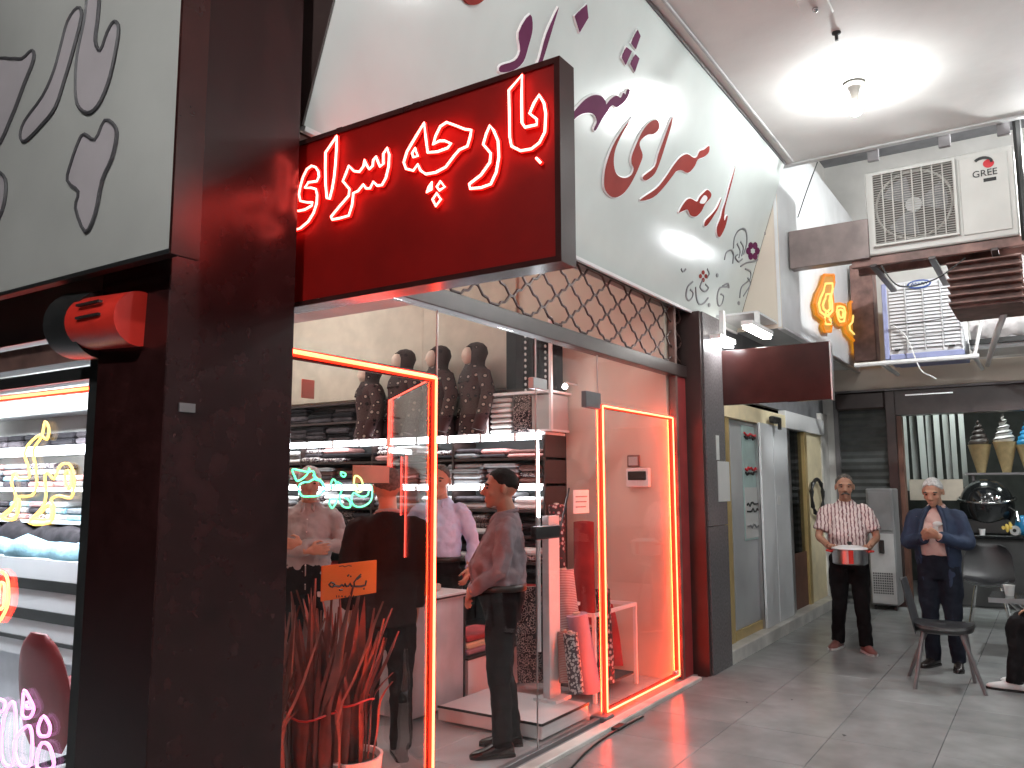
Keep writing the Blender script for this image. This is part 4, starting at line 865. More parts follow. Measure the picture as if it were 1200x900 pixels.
# ------------------------------------------------------------------ far end of the arcade
fw = struct('far_wall', MB().box((XF, 2.42, -.01), (XF+.2, 3, 6)), 'white_wall')
struct('far_wall_upper', MB().box((XF, -6, 3.10), (XF+.2, 2.42, 6)), 'white_wall')
lt = struct('lintel', MB().cbox((XF-.10, -6, 2.80), (XF+.2, 2.42, 3.10), .01), 'cream_wall')
struct('lintel_edge', MB().box((XF-.12, -6, 2.775), (XF+.2, 2.42, 2.80)), 'steel_frame', lt)
struct('far_wall_right', MB().box((XF, -6, -.01), (XF+.2, -1.6, 2.775)), 'dark_wall')
sr = thing('roller_shutter', 'closed dark grey roller shutter behind the man with the pot', 'roller shutter', (XF, 2.1, 0))
n_ = 60; vs = []; fs_ = []
for k in range(n_+1):
    z = 2.775*k/n_; x = XF+.02+(.018 if k % 2 else 0)
    vs += [(x, 1.80, z), (x, 2.42, z)]
    if k: fs_.append((2*k-2, 2*k-1, 2*k+1, 2*k))
o = obj('curtain', MB().add(vs, fs_), 'shutter_grey', sr, kind='stuff')
obj('guide', MB().box((XF-.02, 2.40, 0), (XF+.06, 2.46, 2.775)), 'steel_frame', sr)
obj('housing', MB().cbox((XF-.08, 1.8, 2.55), (XF+.06, 2.42, 2.775), .02), 'dark_paint', sr)
df = thing('door_frame', 'dark brown frame of the wide doorway behind the man in blue', 'door frame', (XF, 1.75, 0))
obj('jamb', MB().cbox((XF-.06, 1.68, -.01), (XF+.2, 1.80, 2.775), .006), 'dark_paint', df)
obj('inner_trim', MB().box((XF-.03, 1.62, -.01), (XF+.15, 1.678, 2.44)), 'wood_brown', df)
obj('head', MB().box((XF-.05, -1.6, 2.45), (XF+.2, 1.678, 2.775)), 'dark_paint', df)
obj('head_light_slot', MB().box((XF-.055, 1.0, 2.70), (XF-.05, 1.55, 2.715)), 'steel', df)
struct('back_room_wall', MB().box((15.2, -4, -.01), (15.3, 4, 3.5)), 'green_wall')
struct('back_room_side_wall', MB().box((XF+.2, 2.6, -.01), (15.2, 2.7, 3.5)), 'green_wall')
struct('back_room_ceiling', MB().box((XF+.2, -4, 3.2), (15.3, 2.7, 3.3)), 'grey_wall')
struct('back_room_end_wall', MB().box((XF+.2, -4, -.01), (15.3, -3.9, 3.3)), 'green_wall')
for xx, yy in ((12.45, .9), (12.45, -.9)):
    t = thing('ceiling_light', 'dim greenish light panel in the back room ceiling', 'ceiling light', (xx, yy, 3.2), 'back room light panels')
    obj('diffuser', MB().box((xx-.25, yy-.25, 3.165), (xx+.25, yy+.25, 3.195)), 'lamp_dim', t)
# hanging strips
for k in range(8):
    px0 = 1055 + k*9.6; a_ = onx(px0, 492, 13.0); b_ = onx(px0+11.5, 575-(k % 3)*4, 13.0)
    mb = MB(); x_ = 13.0+.06*(k % 2)
    mb.add([(x_, a_.y, 2.75), (x_+.05, b_.y, 2.75), (x_+.05, b_.y-.01*(k % 3), b_.z), (x_, a_.y-.01*(k % 3), b_.z), (x_+.012, a_.y, 2.75), (x_+.062, b_.y, 2.75), (x_+.062, b_.y-.01*(k % 3), b_.z), (x_+.012, a_.y-.01*(k % 3), b_.z)], [(0,1,2,3),(4,7,6,5),(0,3,7,4),(1,5,6,2),(2,6,7,3),(0,4,5,1)])
    tag(obj('hanging_strip', mb, 'strip_panel'), ('first strip', 'second strip', 'third strip', 'fourth strip', 'fifth strip', 'sixth strip', 'seventh strip', 'last strip')[k]+' from the brown jamb among the pale strips hanging in the doorway', 'hanging strip', 'pale strips hanging in the doorway')
tag(obj('menu_board', MB().box((12.9, 1.05, 1.33), (12.94, 1.72, 1.62)), 'beige'), 'beige board below the hanging strips beside the doorway jamb', 'board')
# ice cream models on a shelf
isf = thing('wall_shelf', 'pale shelf holding the giant ice cream cones', 'shelf', (12.9, .4, 1.7))
zz = onx(1160, 554, 12.9).z
obj('board', MB().box((12.75, -.6, zz-.03), (13.05, 1.0, zz)), 'steel_frame', isf)
obj('bracket', MB().box((12.8, .9, zz-.2), (13.0, .93, zz-.03)), 'steel_frame', isf)
for px_, top, m_, lb in ((1150, 492, 'choc_swirl', 'giant ice cream cone model with dark chocolate swirl'), (1180, 486, 'cream_swirl', 'giant ice cream cone model with white swirl and dark streaks'), (1207, 492, 'bag_blue', 'giant ice cream cone model with blue swirl at the frame edge')):
    c_ = onx(px_, 553, 12.9); zt = onx(px_, top, 12.9).z; H_ = zt-zz
    t = thing('ice_cream_model', lb, 'ice cream model', (12.9, c_.y, zz), 'giant ice cream cone models')
    obj('cone', MB().lathe([(.05, zz), (.055, zz+.02), (.14, zz+H_*.52), (.145, zz+H_*.53), (.12, zz+H_*.53)], (12.9, c_.y, 0), 20), 'cone', t, 50)
    n_ = 70; R_ = [(.115*(1-f/(n_-1)*.93)) for f in range(n_)]
    obj('swirl', MB().tube([(12.9+R_[k]*.75*math.cos(k*.42), c_.y+R_[k]*.75*math.sin(k*.42), zz+H_*(.52+.46*k/(n_-1))) for k in range(n_)], [.06*(1-k/(n_-1)*.8) for k in range(n_)], 8), m_, t, 180)
    if m_ == 'cream_swirl': obj('sauce', MB().tube([(12.9+(R_[k]*.75+.06*(1-k/(n_-1)*.8))*math.cos(k*.42), c_.y+(R_[k]*.75+.06*(1-k/(n_-1)*.8))*math.sin(k*.42), zz+H_*(.535+.46*k/(n_-1))) for k in range(n_)], .008, 5), 'choc_swirl', t)
# counter and things on it
bc = thing('counter', 'dark counter in the back room below the ice cream cones', 'counter', (12.5, .3, 0))
obj('body', MB().box((12.3, -1.5, 0), (12.8, 1.3, .86)), 'dark_wall', bc)
obj('top', MB().cbox((12.25, -1.55, .86), (12.85, 1.35, .90), .006), 'black_gloss', bc)
mh = thing('machine', 'large glossy black rounded machine standing on the back room counter', 'machine', (12.5, .75, .9))
obj('hood', MB().ell((12.52, .76, 1.28), (.26, .32, .34), 22, 14), 'black_gloss', mh, 180)
obj('rim', MB().tube([(12.52+.27*math.cos(a)*.9, .76+.33*math.sin(a), 1.36+.05*math.cos(a)) for a in [2*PI*k/24 for k in range(24)]], .02, 6, True), 'chrome', mh, 180)
obj('base', MB().cbox((12.33, .50, .90), (12.70, 1.05, 1.10), .03), 'black_metal', mh)
obj('dial', MB().ell((12.27, .62, 1.36), (.02, .045, .045), 12, 8), 'chrome', mh, 180)
obj('spout', MB().tube([(12.3, .5, 1.25), (12.2, .42, 1.2), (12.18, .40, 1.08)], .02), 'chrome', mh)
bn_ = thing('bananas', 'bunch of yellow bananas on the dark counter', 'bananas', (12.35, .62, .9))
for k in range(6): obj('banana', MB().tube([(12.33+.02*k, .50+.045*k, .93), (12.30+.02*k, .49+.045*k, 1.0), (12.34+.02*k, .51+.045*k, 1.07)], [.012, .028, .012], 8), 'banana', bn_, 60)
tag(obj('plastic_bag', MB().ell((12.36, .36, 1.03), (.10, .10, .13), 12, 9), 'bag_blue', None, 180), 'crumpled blue plastic bag beside the bananas', 'bag')
pb_ = MB().cyl((12.27, .46, .97), (12.42, .40, .97), .06, 16)
t = thing('paper_roll', 'white paper roll lying on the dark counter edge', 'paper roll', (12.3, .45, .9)); obj('paper', pb_, 'paper', t, 40); obj('hole', MB().cyl((12.265, .462, .97), (12.27, .46, .97), .022, 12), 'black_ink', t)
tag(obj('cup', MB().lathe([(.03, .9), (.04, .98), (.037, .98), (.028, .905)], (12.3, .82, 0), 14), 'white_plastic', None, 40), 'small white cup next to the black machine', 'cup')
hc = thing('heater_cabinet', 'grey metal heater cabinet with perforated lower grille', 'heater', (11.5, 1.9, 0))
obj('body', MB().cbox((11.30, 1.70, .06), (11.70, 2.02, 1.50), .012), 'heater_grey', hc)
obj('upper_panel', MB().cbox((11.285, 1.73, .98), (11.30, 1.99, 1.46), .004), 'heater_grey', hc)
obj('lower_panel', MB().cbox((11.285, 1.72, .08), (11.30, 2.00, .94), .004), 'heater_light', hc)
obj('tap', MB().cbox((11.26, 1.83, .70), (11.284, 1.89, .86), .006), 'black_metal', hc)
hb = MB()
for i in range(9):
    for j in range(9): hb.box((11.280, 1.755+i*.026, .20+j*.030), (11.284, 1.770+i*.026, .218+j*.030))
obj('perforation', hb, 'black_ink', hc, kind='stuff')
for y in (1.73, 1.96): obj('foot', MB().box((11.33, y, 0), (11.37, y+.03, .06)), 'black_metal', hc)

# ------------------------------------------------------------------ air conditioner hung at the ceiling end
XA = 8.3
acn = onx(1018, 300, XA); act = onx(1187, 169, XA)
ya, yb, za, zb = act.y, acn.y, acn.z, act.z
ac = thing('air_conditioner', 'white outdoor air conditioner unit with round fan grille on brackets', 'air conditioner', (XA, (ya+yb)/2, za))
obj('casing', MB().cbox((XA, ya, za), (XA+.42, yb, zb), .012), 'ac_white', ac)
gy0, gy1 = yb-.075, yb-.075-.60*(yb-ya)*.92; gz0, gz1 = za+.09, zb-.06
gyc, gzc = (gy0+gy1)/2, (gz0+gz1)/2; gr_ = min(gy0-gy1, gz1-gz0)/2*.96
obj('fan_recess', MB().box((XA-.004, gy1, gz0), (XA+.001, gy0, gz1)), 'ac_dark', ac)
mb = MB()
for k in range(3):
    a = 2*PI*k/3+.4
    for s in range(5):
        t0, t1 = a+s*.20, a+(s+1)*.20
        mb.add([(XA-.012+.004*s*.3, gyc+gr_*.2*math.cos(t0), gzc+gr_*.2*math.sin(t0)), (XA-.012, gyc+gr_*.88*math.cos(t0), gzc+gr_*.88*math.sin(t0)), (XA-.010, gyc+gr_*.88*math.cos(t1), gzc+gr_*.88*math.sin(t1)), (XA-.010, gyc+gr_*.2*math.cos(t1), gzc+gr_*.2*math.sin(t1))], [(0,1,2,3)])
obj('fan', mb, 'fab_grey', ac)
obj('fan_hub', MB().cyl((XA-.02, gyc, gzc), (XA-.003, gyc, gzc), gr_*.22, 20), 'heater_light', ac)
obj('fan_shroud', MB().tube([(XA-.012, gyc+gr_*math.cos(k*2*PI/36), gzc+gr_*math.sin(k*2*PI/36)) for k in range(36)], .012, 5, True), 'ac_wire', ac)
mb = MB()
for k in range(30):
    z = gz0+(gz1-gz0)*(k+.5)/30
    mb.box((XA-.036, gy1, z-.0026), (XA-.030, gy0, z+.0026))
for k in range(9):
    y = gy1+(gy0-gy1)*k/8
    mb.box((XA-.042, y-.006, gz0), (XA-.036, y+.006, gz1))
obj('grille', mb, 'ac_wire', ac, kind='stuff')
for a, b in (((XA-.045, gy1-.02, gz0-.02), (XA-.001, gy1-.001, gz1+.02)), ((XA-.045, gy0+.001, gz0-.02), (XA-.001, gy0+.02, gz1+.02)), ((XA-.045, gy1, gz0-.02), (XA-.001, gy0, gz0-.001)), ((XA-.045, gy1, gz1+.001), (XA-.001, gy0, gz1+.02))): obj('grille_frame', MB().box(a, b), 'ac_white', ac)
obj('front_panel', MB().cbox((XA-.012, ya+.05, za+.06), (XA-.001, gy1-.05, zb-.05), .004), 'ac_white', ac)
RT = Matrix(((0, 0, -1, 0), (-1, 0, 0, 0), (0, 1, 0, 0), (0, 0, 0, 1)))          # text plane -> faces -X
def wall_text(body, size, px, py, X, m, parent, name='lettering'):
    p = onx(px, py, X); me = text_mesh(body, size); me.transform(Matrix.Translation((X-.003, p.y, p.z)) @ RT)
    return obj(name, me, m, parent)
wall_text('GREE', .085, 1154, 203, XA-.013, 'black_ink', ac, 'logo_lettering')
q = onx(1153, 191, XA-.016)
obj('logo', MB().tube([(XA-.018, q.y+.07*math.cos(a)+.01, q.z+.05*math.sin(a)) for a in [.6+k*.33 for k in range(9)]], .014, 5), 'black_ink', ac)
obj('logo', MB().ell((XA-.018, q.y-.035, q.z-.012), (.004, .045, .04), 14, 8), 'red_ink', ac)
q = onx(1160, 210, XA-.016); obj('rating_label', MB().box((XA-.015, q.y-.05, q.z-.016), (XA-.0125, q.y+.05, q.z+.016)), 'black_ink', ac)
# steel hangers and brown support beams
hg = thing('ac_support', 'brown steel support frame hanging under and around the air conditioner', 'support frame', (8.4, 1, 3.7))
for y in (.16, .62, 1.22): obj('hanger', MB().cbox((8.10, y-.05, 4.58), (8.14, y+.05, 5.9), .006), 'steel_frame', hg)
obj('beam', MB().cbox((8.28, 1.325, 3.70), (8.42, 2.075, 4.09), .006), 'duct_grey', hg)
obj('slat_backing', MB().box((8.50, .12, za-.56), (9.25, .68, za-.15)), 'brown_steel', hg)
for x in (8.33, 8.66): obj('rail', MB().cbox((x, .0, za-.09), (x+.06, 1.5, za-.006), .004), 'brown_steel', hg)
for k in range(6): obj('slat', MB().cbox((8.40, .10, za-.16-k*.075), (9.3, .70, za-.142-k*.075), .004), 'brown_steel', hg)
for y in (.30, .80, 1.3): obj('cross_bar', MB().cbox((8.28, y-.03, za-.12), (9.5, y+.03, za-.091), .004), 'dark_paint', hg)
obj('strut', MB().tube([(8.34, .06, za-.05), (8.34, .06, 5.0)], .035), 'black_metal', hg)
ef = thing('edge_beam', 'pale steel edge beam along the far end of the arcade ceiling', 'beam', (8.0, 0, 4.7))
obj('beam', MB().cbox((7.98, -5.9, 4.665), (8.05, 2.04, 4.86), .004), 'heater_light', ef)
# evaporative cooler on the far wall
XC = 10.6
c0, c1 = onx(1040, 421, XC), onx(1124, 322, XC)
cl = thing('evaporative_cooler', 'white evaporative cooler box with four louvred columns on wall bracket', 'cooler', (XC, (c0.y+c1.y)/2, c0.z))
obj('casing', MB().cbox((XC, c1.y, c0.z), (XC+.75, c0.y, c1.z), .015), 'cooler_white', cl)
obj('edge', MB().cbox((XC-.01, c0.y-.03, c0.z-.01), (XC+.75, c0.y+.025, c1.z), .008), 'cooler_blue', cl)
obj('edge', MB().cbox((XC-.012, c1.y, c0.z-.02), (XC+.75, c0.y-.031, c0.z+.05), .008), 'cooler_blue', cl)
wd = (c0.y-c1.y-.06)/4
for k in range(4):
    mb = MB(); y = c1.y+.015+k*wd
    for j in range(18):
        z = c0.z+.12+j*(c1.z-c0.z-.16)/18
        mb.add([(XC-.006, y+.012, z+.02), (XC-.006, y+wd-.012, z+.02), (XC-.026, y+wd-.012, z-.012), (XC-.026, y+.012, z-.012), (XC-.002, y+.012, z+.014), (XC-.002, y+wd-.012, z+.014)], [(0,1,2,3),(3,2,5,4)])
    obj('louvre_panel', mb, 'cooler_white', cl, kind='stuff')
    obj('louvre_frame', MB().box((XC-.03, y-.006, c0.z+.08), (XC-.001, y+.008, c1.z-.03)), 'cooler_white', cl)
q = onx(1077, 333, XC-.03)
bd = obj('badge', MB().ell((XC-.034, q.y, q.z), (.006, .13, .055), 20, 8), 'blue_ink', cl); obj('badge_inlay', MB().ell((XC-.040, q.y, q.z), (.003, .11, .035), 20, 8), 'paper', bd)
obj('lettering', MB().tube([(XC-.045, q.y+.085-.017*k, q.z+(.016 if k % 2 else -.012)+.004*math.sin(k*2.2)) for k in range(11)], .006, 5), 'blue_ink', bd)
for yy in (c0.y-.12, c1.y+.12): obj('knob', MB().box((XC-.035, yy-.03, c0.z+.085), (XC-.02, yy+.03, c0.z+.105)), 'black_ink', cl)
brk = thing('bracket', 'white tube bracket frame carrying the evaporative cooler', 'bracket', (XC, 1.2, c0.z))
obj('rail', MB().tube([(XC-.12, c0.y+.35, c0.z-.06), (XC-.12, c1.y-.15, c0.z-.06)], .028, 8), 'white_plastic', brk)
obj('side_rail', MB().tube([(XC-.12, c1.y-.1, c0.z-.06), (XF, c1.y-.1, c0.z-.06)], .025, 8), 'white_plastic', brk)
obj('side_rail', MB().tube([(XC-.12, c0.y+.05, c0.z-.06), (XF, c0.y+.05, c0.z-.06)], .025, 8), 'white_plastic', brk)
obj('brace', MB().tube([(XC-.1, c1.y-.1, c0.z-.06), (XC-.05, c1.y-.22, c0.z+.45)], .02, 6), 'white_plastic', brk)
tag(obj('cable', MB().tube(curve([onx(1044, 380, XC-.06), onx(1062, 395, XC-.06), onx(1078, 432, XC-.15), onx(1090, 440, XC-.15), onx(1097, 444, XC-.15)], 5), .008, 5), 'white_plastic'), 'white cable dangling below the evaporative cooler', 'cable')
tag(obj('wire', MB().tube(curve([onx(935, 255, 8.2), onx(945, 225, 8.2), onx(958, 190, 8.2)], 5), .006, 4), 'black_metal'), 'thin dark wire running down beside the white fascia end', 'wire')
tag(obj('wire', MB().tube(curve([onx(1044, 381, XC-.08), onx(1090, 376, XC-.2), onx(1140, 367, XC-.2), onx(1200, 362, XC-.2)], 5), .006, 4), 'black_metal'), 'thin dark wire stretched across the evaporative cooler front', 'wire')
wd_ = tag(obj('wall_post', MB().cbox((11.2, 1.78, 3.12), (11.5, 2.05, 4.4), .01), 'brown_steel'), 'brown wall post between amber letters and evaporative cooler', 'post')
lbx = thing('plastic_wrapped_box', 'clear plastic wrapped pale box sign above the back doorway', 'box sign', (10.8, .4, 3.2))
a_, b_ = onx(1136, 398, 10.9), onx(1215, 368, 10.9)
obj('box', MB().cbox((10.9, b_.y-.3, 2.98+.13), (11.6, a_.y, a_.z+.02), .02), 'panel_white', lbx)
mb = MB(); nU = 14
for i in range(nU):
    f_ = i/(nU-1); y = a_.y-.02-(a_.y-b_.y+.2)*f_
    for j in range(6):
        g_ = j/5; mb.v.append(V((10.86-.10*math.sin(g_*PI)+.015*math.sin(i*2.1+j), y, a_.z-.02+.32*g_+.03*math.sin(i*1.3+j*2))))
for i in range(nU-1):
    for j in range(5): mb.f.append((i*6+j, i*6+j+1, (i+1)*6+j+1, (i+1)*6+j))
obj('plastic_sheet', mb, 'plastic_sheet', lbx, 180)
obj('edge', MB().box((10.84, b_.y-.3, a_.z-.07), (10.9, a_.y, a_.z-.01)), 'black_metal', lbx)
fd = thing('flood_lamp', 'bright white flood lamp high on the far wall right of the cooler', 'flood lamp', (11.6, -.28, 3.5))
obj('lens', MB().box((11.55, -.56, 3.32), (11.57, -.02, 3.68)), 'flood', fd); obj('housing', MB().box((11.57, -.58, 3.30), (11.72, .0, 3.70)), 'black_metal', fd)

# ------------------------------------------------------------------ people
def remeshed(mb, voxel, iters=4, disp=0.0, seed=0, fac=.5, ns=.09):
    me = mb.mesh('tmp'); o = bpy.data.objects.new('tmp', me); C.objects.link(o)
    r = o.modifiers.new('r', 'REMESH'); r.mode = 'VOXEL'; r.voxel_size = voxel; r.use_smooth_shade = True
    if disp:
        tx = bpy.data.textures.new('cl', 'CLOUDS'); tx.noise_scale = ns; tx.noise_depth = 2
        d = o.modifiers.new('d', 'DISPLACE'); d.texture = tx; d.strength = disp; d.mid_level = .5; d.texture_coords = 'LOCAL'
    if iters:
        s = o.modifiers.new('s', 'SMOOTH'); s.factor = fac; s.iterations = iters
    dg = bpy.context.evaluated_depsgraph_get(); dg.update()
    out = bpy.data.meshes.new_from_object(o.evaluated_get(dg)); bpy.data.objects.remove(o)
    out.materials.clear(); smooth(out); return out
def ering(c, ry, rx, n=18, tilt=0, sq=2.15):
    out = []
    for k in range(n):
        a = 2*PI*k/n; ca, sa = math.cos(a), math.sin(a)
        out.append(V((c[0]+rx*math.copysign(abs(ca)**(2/sq), ca), c[1]+ry*math.copysign(abs(sa)**(2/sq), sa), c[2]+tilt*ca)))
    return out
def hand(mb, wr, d, n, thumb, curl=.5, s_=1.0):
    d = V(d).normalized(); n = V(n); n = (n-d*n.dot(d)).normalized(); sd = d.cross(n)*thumb
    R3 = Matrix((d, sd, n)).transposed()
    mb.ell(wr+d*.045*s_, (.056*s_, .041*s_, .017*s_), 12, 8, R3)
    mb.tube([wr-d*.04, wr+d*.02*s_], [.026*s_, .027*s_], 10)
    for i, L in enumerate((.070, .079, .073, .056)):
        b = wr+d*.086*s_+sd*(.031-.0215*i)*s_
        pts = [b-d*.02*s_]; dirv = d+sd*(.10-.07*i); p = b.copy()
        for q, fr in enumerate((.42, .33, .25)):
            an = curl*(q+.6); dv = (dirv*math.cos(an)+n*math.sin(an)).normalized(); p = p+dv*L*fr*s_; pts.append(p)
        mb.tube(pts, [.0094*s_, .0092*s_, .0084*s_, .0066*s_], 8)
    b = wr+d*.022*s_+sd*.03*s_
    mb.tube([b-sd*.012*s_, b+(d*.6+sd*.75+n*.25)*.028*s_, b+(d*.95+sd*.55+n*.45)*.055*s_, b+(d*1.0+sd*.30+n*.6)*.075*s_], [.013*s_, .0118*s_, .010*s_, .007*s_], 8)

def person(label, x, y, face, H, arms, legs, hair='hair_grey', head=(0, 0), skin='skin', belly=.0, top=('shirt', 'shirt_grey', 'long'), trousers='trousers_black', shoes='shoe_black',
           jacket=None, tucked=True, moustache=None, bald=0.0, sit=0.0, lean=0.0, feet=None, glasses=False, hairlen=0.0):
    t = thing('person', label, 'person', (x, y, 0), None, face, True); t.scale = (H/1.75,)*3
    dz = -sit
    def T(p):                                   # lean of the upper body about the hips
        p = V(p); zz = p.z-.92
        if zz > 0 and lean: p = V((p.x+math.sin(lean)*zz, p.y, .92+math.cos(lean)*zz))
        return p+V((0, 0, dz))
    # --- head and body: one continuous skin
    hb = MB(); Hy, Hp = head
    HR = Matrix.Rotation(Hy, 3, 'Z') @ Matrix.Rotation(Hp, 3, 'Y'); hp0 = V((-.01, 0, 1.53))
    def HS(p): return V(p)
    def HT(p): p = V(p); return T(HR @ ((p-hp0)*1.09) + hp0 - V((0, 0, .022)))
    m_ = MB()
    m_.ell((-.008, 0, 1.660), (.095, .076, .088), 20, 14)
    m_.loft([ering((.018, 0, 1.66), .068, .075), ering((.026, 0, 1.62), .066, .074), ering((.03, 0, 1.585), .058, .068), ering((.037, 0, 1.555), .046, .055), ering((.046, 0, 1.532), .030, .036)])
    m_.ell((.075, 0, 1.537), (.022, .024, .018), 10, 8)                     # chin
    m_.ell((.083, 0, 1.662), (.018, .052, .013), 12, 8)                     # brow
    m_.loft([ering((.094, 0, 1.652), .010, .010, 10), ering((.108, 0, 1.628), .012, .013, 10), ering((.118, 0, 1.606), .018, .015, 10), ering((.104, 0, 1.597), .017, .012, 10)])  # nose
    for s in (-1, 1):
        m_.ell((.066, s*.040, 1.607), (.026, .024, .024), 10, 8)            # cheek
        m_.ell((-.004, s*.080, 1.627), (.020, .010, .033), 10, 8)           # ear
    m_.ell((.091, 0, 1.570), (.014, .026, .007), 10, 8); m_.ell((.089, 0, 1.560), (.013, .022, .007), 10, 8)   # lips
    m_.v = [HT(HS(p)) for p in m_.v]; hb.v += m_.v; hb.f += m_.f
    hb.tube([T((-.035, 0, 1.40)), T((-.028, 0, 1.48)), HT((-.012, 0, 1.55)), HT((-.002, 0, 1.60))], [.075, .060, .057, .055], 14)
    tors = [(.84, .15, .105, 0), (.92, .155, .105, 0), (1.02, .150+.02*belly, .105+.05*belly, .02*belly), (1.14, .150+.02*belly, .108+.06*belly, .03*belly), (1.26, .165, .112+.02*belly, .0), (1.35, .168, .100, -.012), (1.41, .135, .080, -.022), (1.445, .095, .066, -.026), (1.47, .070, .058, -.028)]
    def torso(inf, z0=0, z1=9, f=1.0): return [[T(p) for p in ering((cx_, 0, z), ry+inf, (rx+inf)*f)] for z, ry, rx, cx_ in tors if z0 <= z <= z1]
    hb.loft(torso(-.012))
    tl = MB(); sl = MB(); arms_ = []
    for s, (el, wr, hd, hn, curl) in zip((1, -1), arms):
        sh = V((-.018, s*.172, 1.372)); el = V(el); wr = V(wr)
        pts = [T(V((-.015, s*.10, 1.385))), T(sh), T(sh.lerp(el, .5)+V((0, s*.008, 0))), T(el), T(el.lerp(wr, .45)), T(wr)]; arms_.append(pts)
        hb.tube(curve(pts, 3), [.045]*3+[.050-.002*k for k in range(6)]+[.037-.0008*k for k in range(6)]+[.027], 10)
        hand(hb, T(wr), hd, hn, 1 if s < 0 else -1, curl)
    lp_ = []
    for s, (kn, an) in zip((1, -1), legs):
        hp_ = V((0, s*.085, .90+dz)); kn = V(kn); an = V(an); lp_.append((hp_, kn, an))
        hb.tube(curve([hp_, hp_.lerp(kn, .5), kn, kn.lerp(an, .4), an], 3), [.082]*3+[.07]*3+[.052]*3+[.05]*3+[.035], 10)
    body = remeshed(hb, .0072, 3); obj('body', body, skin, t)
    for s in (-1, 1):
        obj('eye', MB().add([HT(p) for p in MB().ell((.0895, s*.031, 1.640), (.010, .011, .0055), 10, 7).v], MB().ell((0, 0, 0), (1, 1, 1), 10, 7).f), 'eye_dark', t, 180)
        e = MB().tube([(.090, s*.016, 1.660), (.094, s*.034, 1.664), (.082, s*.054, 1.656)], [.005, .006, .004], 6); e.v = [HT(p) for p in e.v]
        obj('eyebrow', e, hair if hair != 'hair_grey' else 'hair_salt', t, 180)
    if moustache:
        e = MB().tube([(.090, -.034, 1.568), (.105, -.014, 1.581), (.108, 0, 1.583), (.105, .014, 1.581), (.090, .034, 1.568)], [.006, .009, .009, .009, .006], 6); e.v = [HT(p) for p in e.v]
        obj('moustache', e, moustache, t, 180)
    if glasses:
        e = MB()
        for s in (-1, 1): e.tube([(.108, s*.034+.024*math.cos(a), 1.64+.017*math.sin(a)) for a in [2*PI*k/14 for k in range(14)]], .0022, 5, True); e.tube([(.106, s*.058, 1.643), (.02, s*.083, 1.645)], .0022, 5)
        e.v = [HT(p) for p in e.v]; obj('glasses', e, 'black_metal', t)
    # hair: cap over skull with a hairline
    hm = MB(); nA, nR = 36, 16
    for i in range(nR):
        for j in range(nA):
            ph = 2*PI*j/nA; front = max(0, math.cos(ph)); side = abs(math.sin(ph))
            lim = 2.16-(1.20+.35*bald)*front**1.2-.32*side+hairlen
            th0 = .55*bald*(1 if front < .9 else 1)*.9 if bald > .5 else 0.0
            lim += .10*noise.noise(V((7*math.cos(ph), 7*math.sin(ph), face)))
            th = th0+(lim-th0)*i/(nR-1); r = 1.0+.03*noise.noise(V((4*math.cos(ph)*math.sin(th), 4*math.sin(ph)*math.sin(th), 4*math.cos(th)+face)))+.05*noise.noise(V((11*math.cos(ph)*math.sin(th), 11*math.sin(ph)*math.sin(th), 11*math.cos(th))))
            off = .0045 if i < nR-1 else -.003
            hm.v.append(HT((-.008+(.095+off)*r*math.sin(th)*math.cos(ph), (.0765+off)*r*math.sin(th)*math.sin(ph), 1.660+(.0885+off)*r*math.cos(th))))
    for i in range(nR-1):
        for j in range(nA): hm.f.append((i*nA+j, (i+1)*nA+j, (i+1)*nA+(j+1) % nA, i*nA+(j+1) % nA))
    obj('hair', hm, hair, t, 180)
    # --- trousers, belt, shoes
    tm = MB()
    tm.loft([[V(p)+V((0, 0, dz)) for p in ering((cx_, 0, z), ry, rx)] for z, ry, rx, cx_ in ((.80, .135, .115, .0), (.88, .168, .128, 0), (.95, .166, .122+.03*belly, .01*belly), (1.02, .162+.02*belly, .117+.05*belly, .02*belly))])
    for (hp_, kn, an), s in zip(lp_, (1, -1)):
        tm.tube(curve([hp_+V((0, 0, .02)), hp_.lerp(kn, .5)+V((.004, s*.006, 0)), kn, kn.lerp(an, .45)+V((-.008, 0, 0)), an.lerp(kn, .08), an+(an-kn).normalized()*.025], 3), [.102]*2+[.098]*2+[.09, .084, .077, .073, .071, .069, .068, .067, .066, .065, .065, .066], 14)
    obj('trousers', remeshed(tm, .012, 3, .026, ns=.08), trousers, t)
    if top[2] != 'none' and tucked and not jacket:
        obj('belt', MB().loft([[V(p)+V((0, 0, dz)) for p in ering((.02*belly, 0, z), .170+.02*belly, .125+.05*belly)] for z in (.985, 1.025)]), 'belt', t, 180)
        obj('buckle', MB().cbox((.122+.07*belly, -.022, .982+dz), (.134+.07*belly, .022, 1.03+dz), .004), 'chrome', t)
    fd_ = feet or [(1, 0), (1, 0)]
    for (hp_, kn, an), s, fdir in zip(lp_, (1, -1), fd_):
        f_ = V((fdir[0], fdir[1], 0)).normalized(); l_ = V((-f_.y, f_.x, 0)); z0 = an.z-.085; rings = []
        for u, hw, hh in ((-.075, .020, .05), (-.06, .034, .085), (-.02, .039, .105), (.04, .040, .085), (.10, .045, .058), (.15, .043, .046), (.185, .028, .036), (.20, .012, .026)):
            c = V((an.x, an.y, z0))+f_*u
            rings.append([c+l_*hw*math.cos(a)*1.0+V((0, 0, max(0, hh*.5+hh*.5*math.sin(a)*1.15))) for a in [2*PI*k/14 for k in range(14)]])
        so = obj('shoe', MB().loft(rings), shoes, t, 60)
        sr_ = [[c for c in [V((an.x, an.y, z0))+f_*u+l_*hw*q+V((0, 0, zz)) for q, zz in ((-1, 0), (1, 0), (1, .018), (-1, .018))]] for u, hw in ((-.08, .026), (-.06, .039), (.04, .043), (.11, .048), (.16, .045), (.20, .022))]
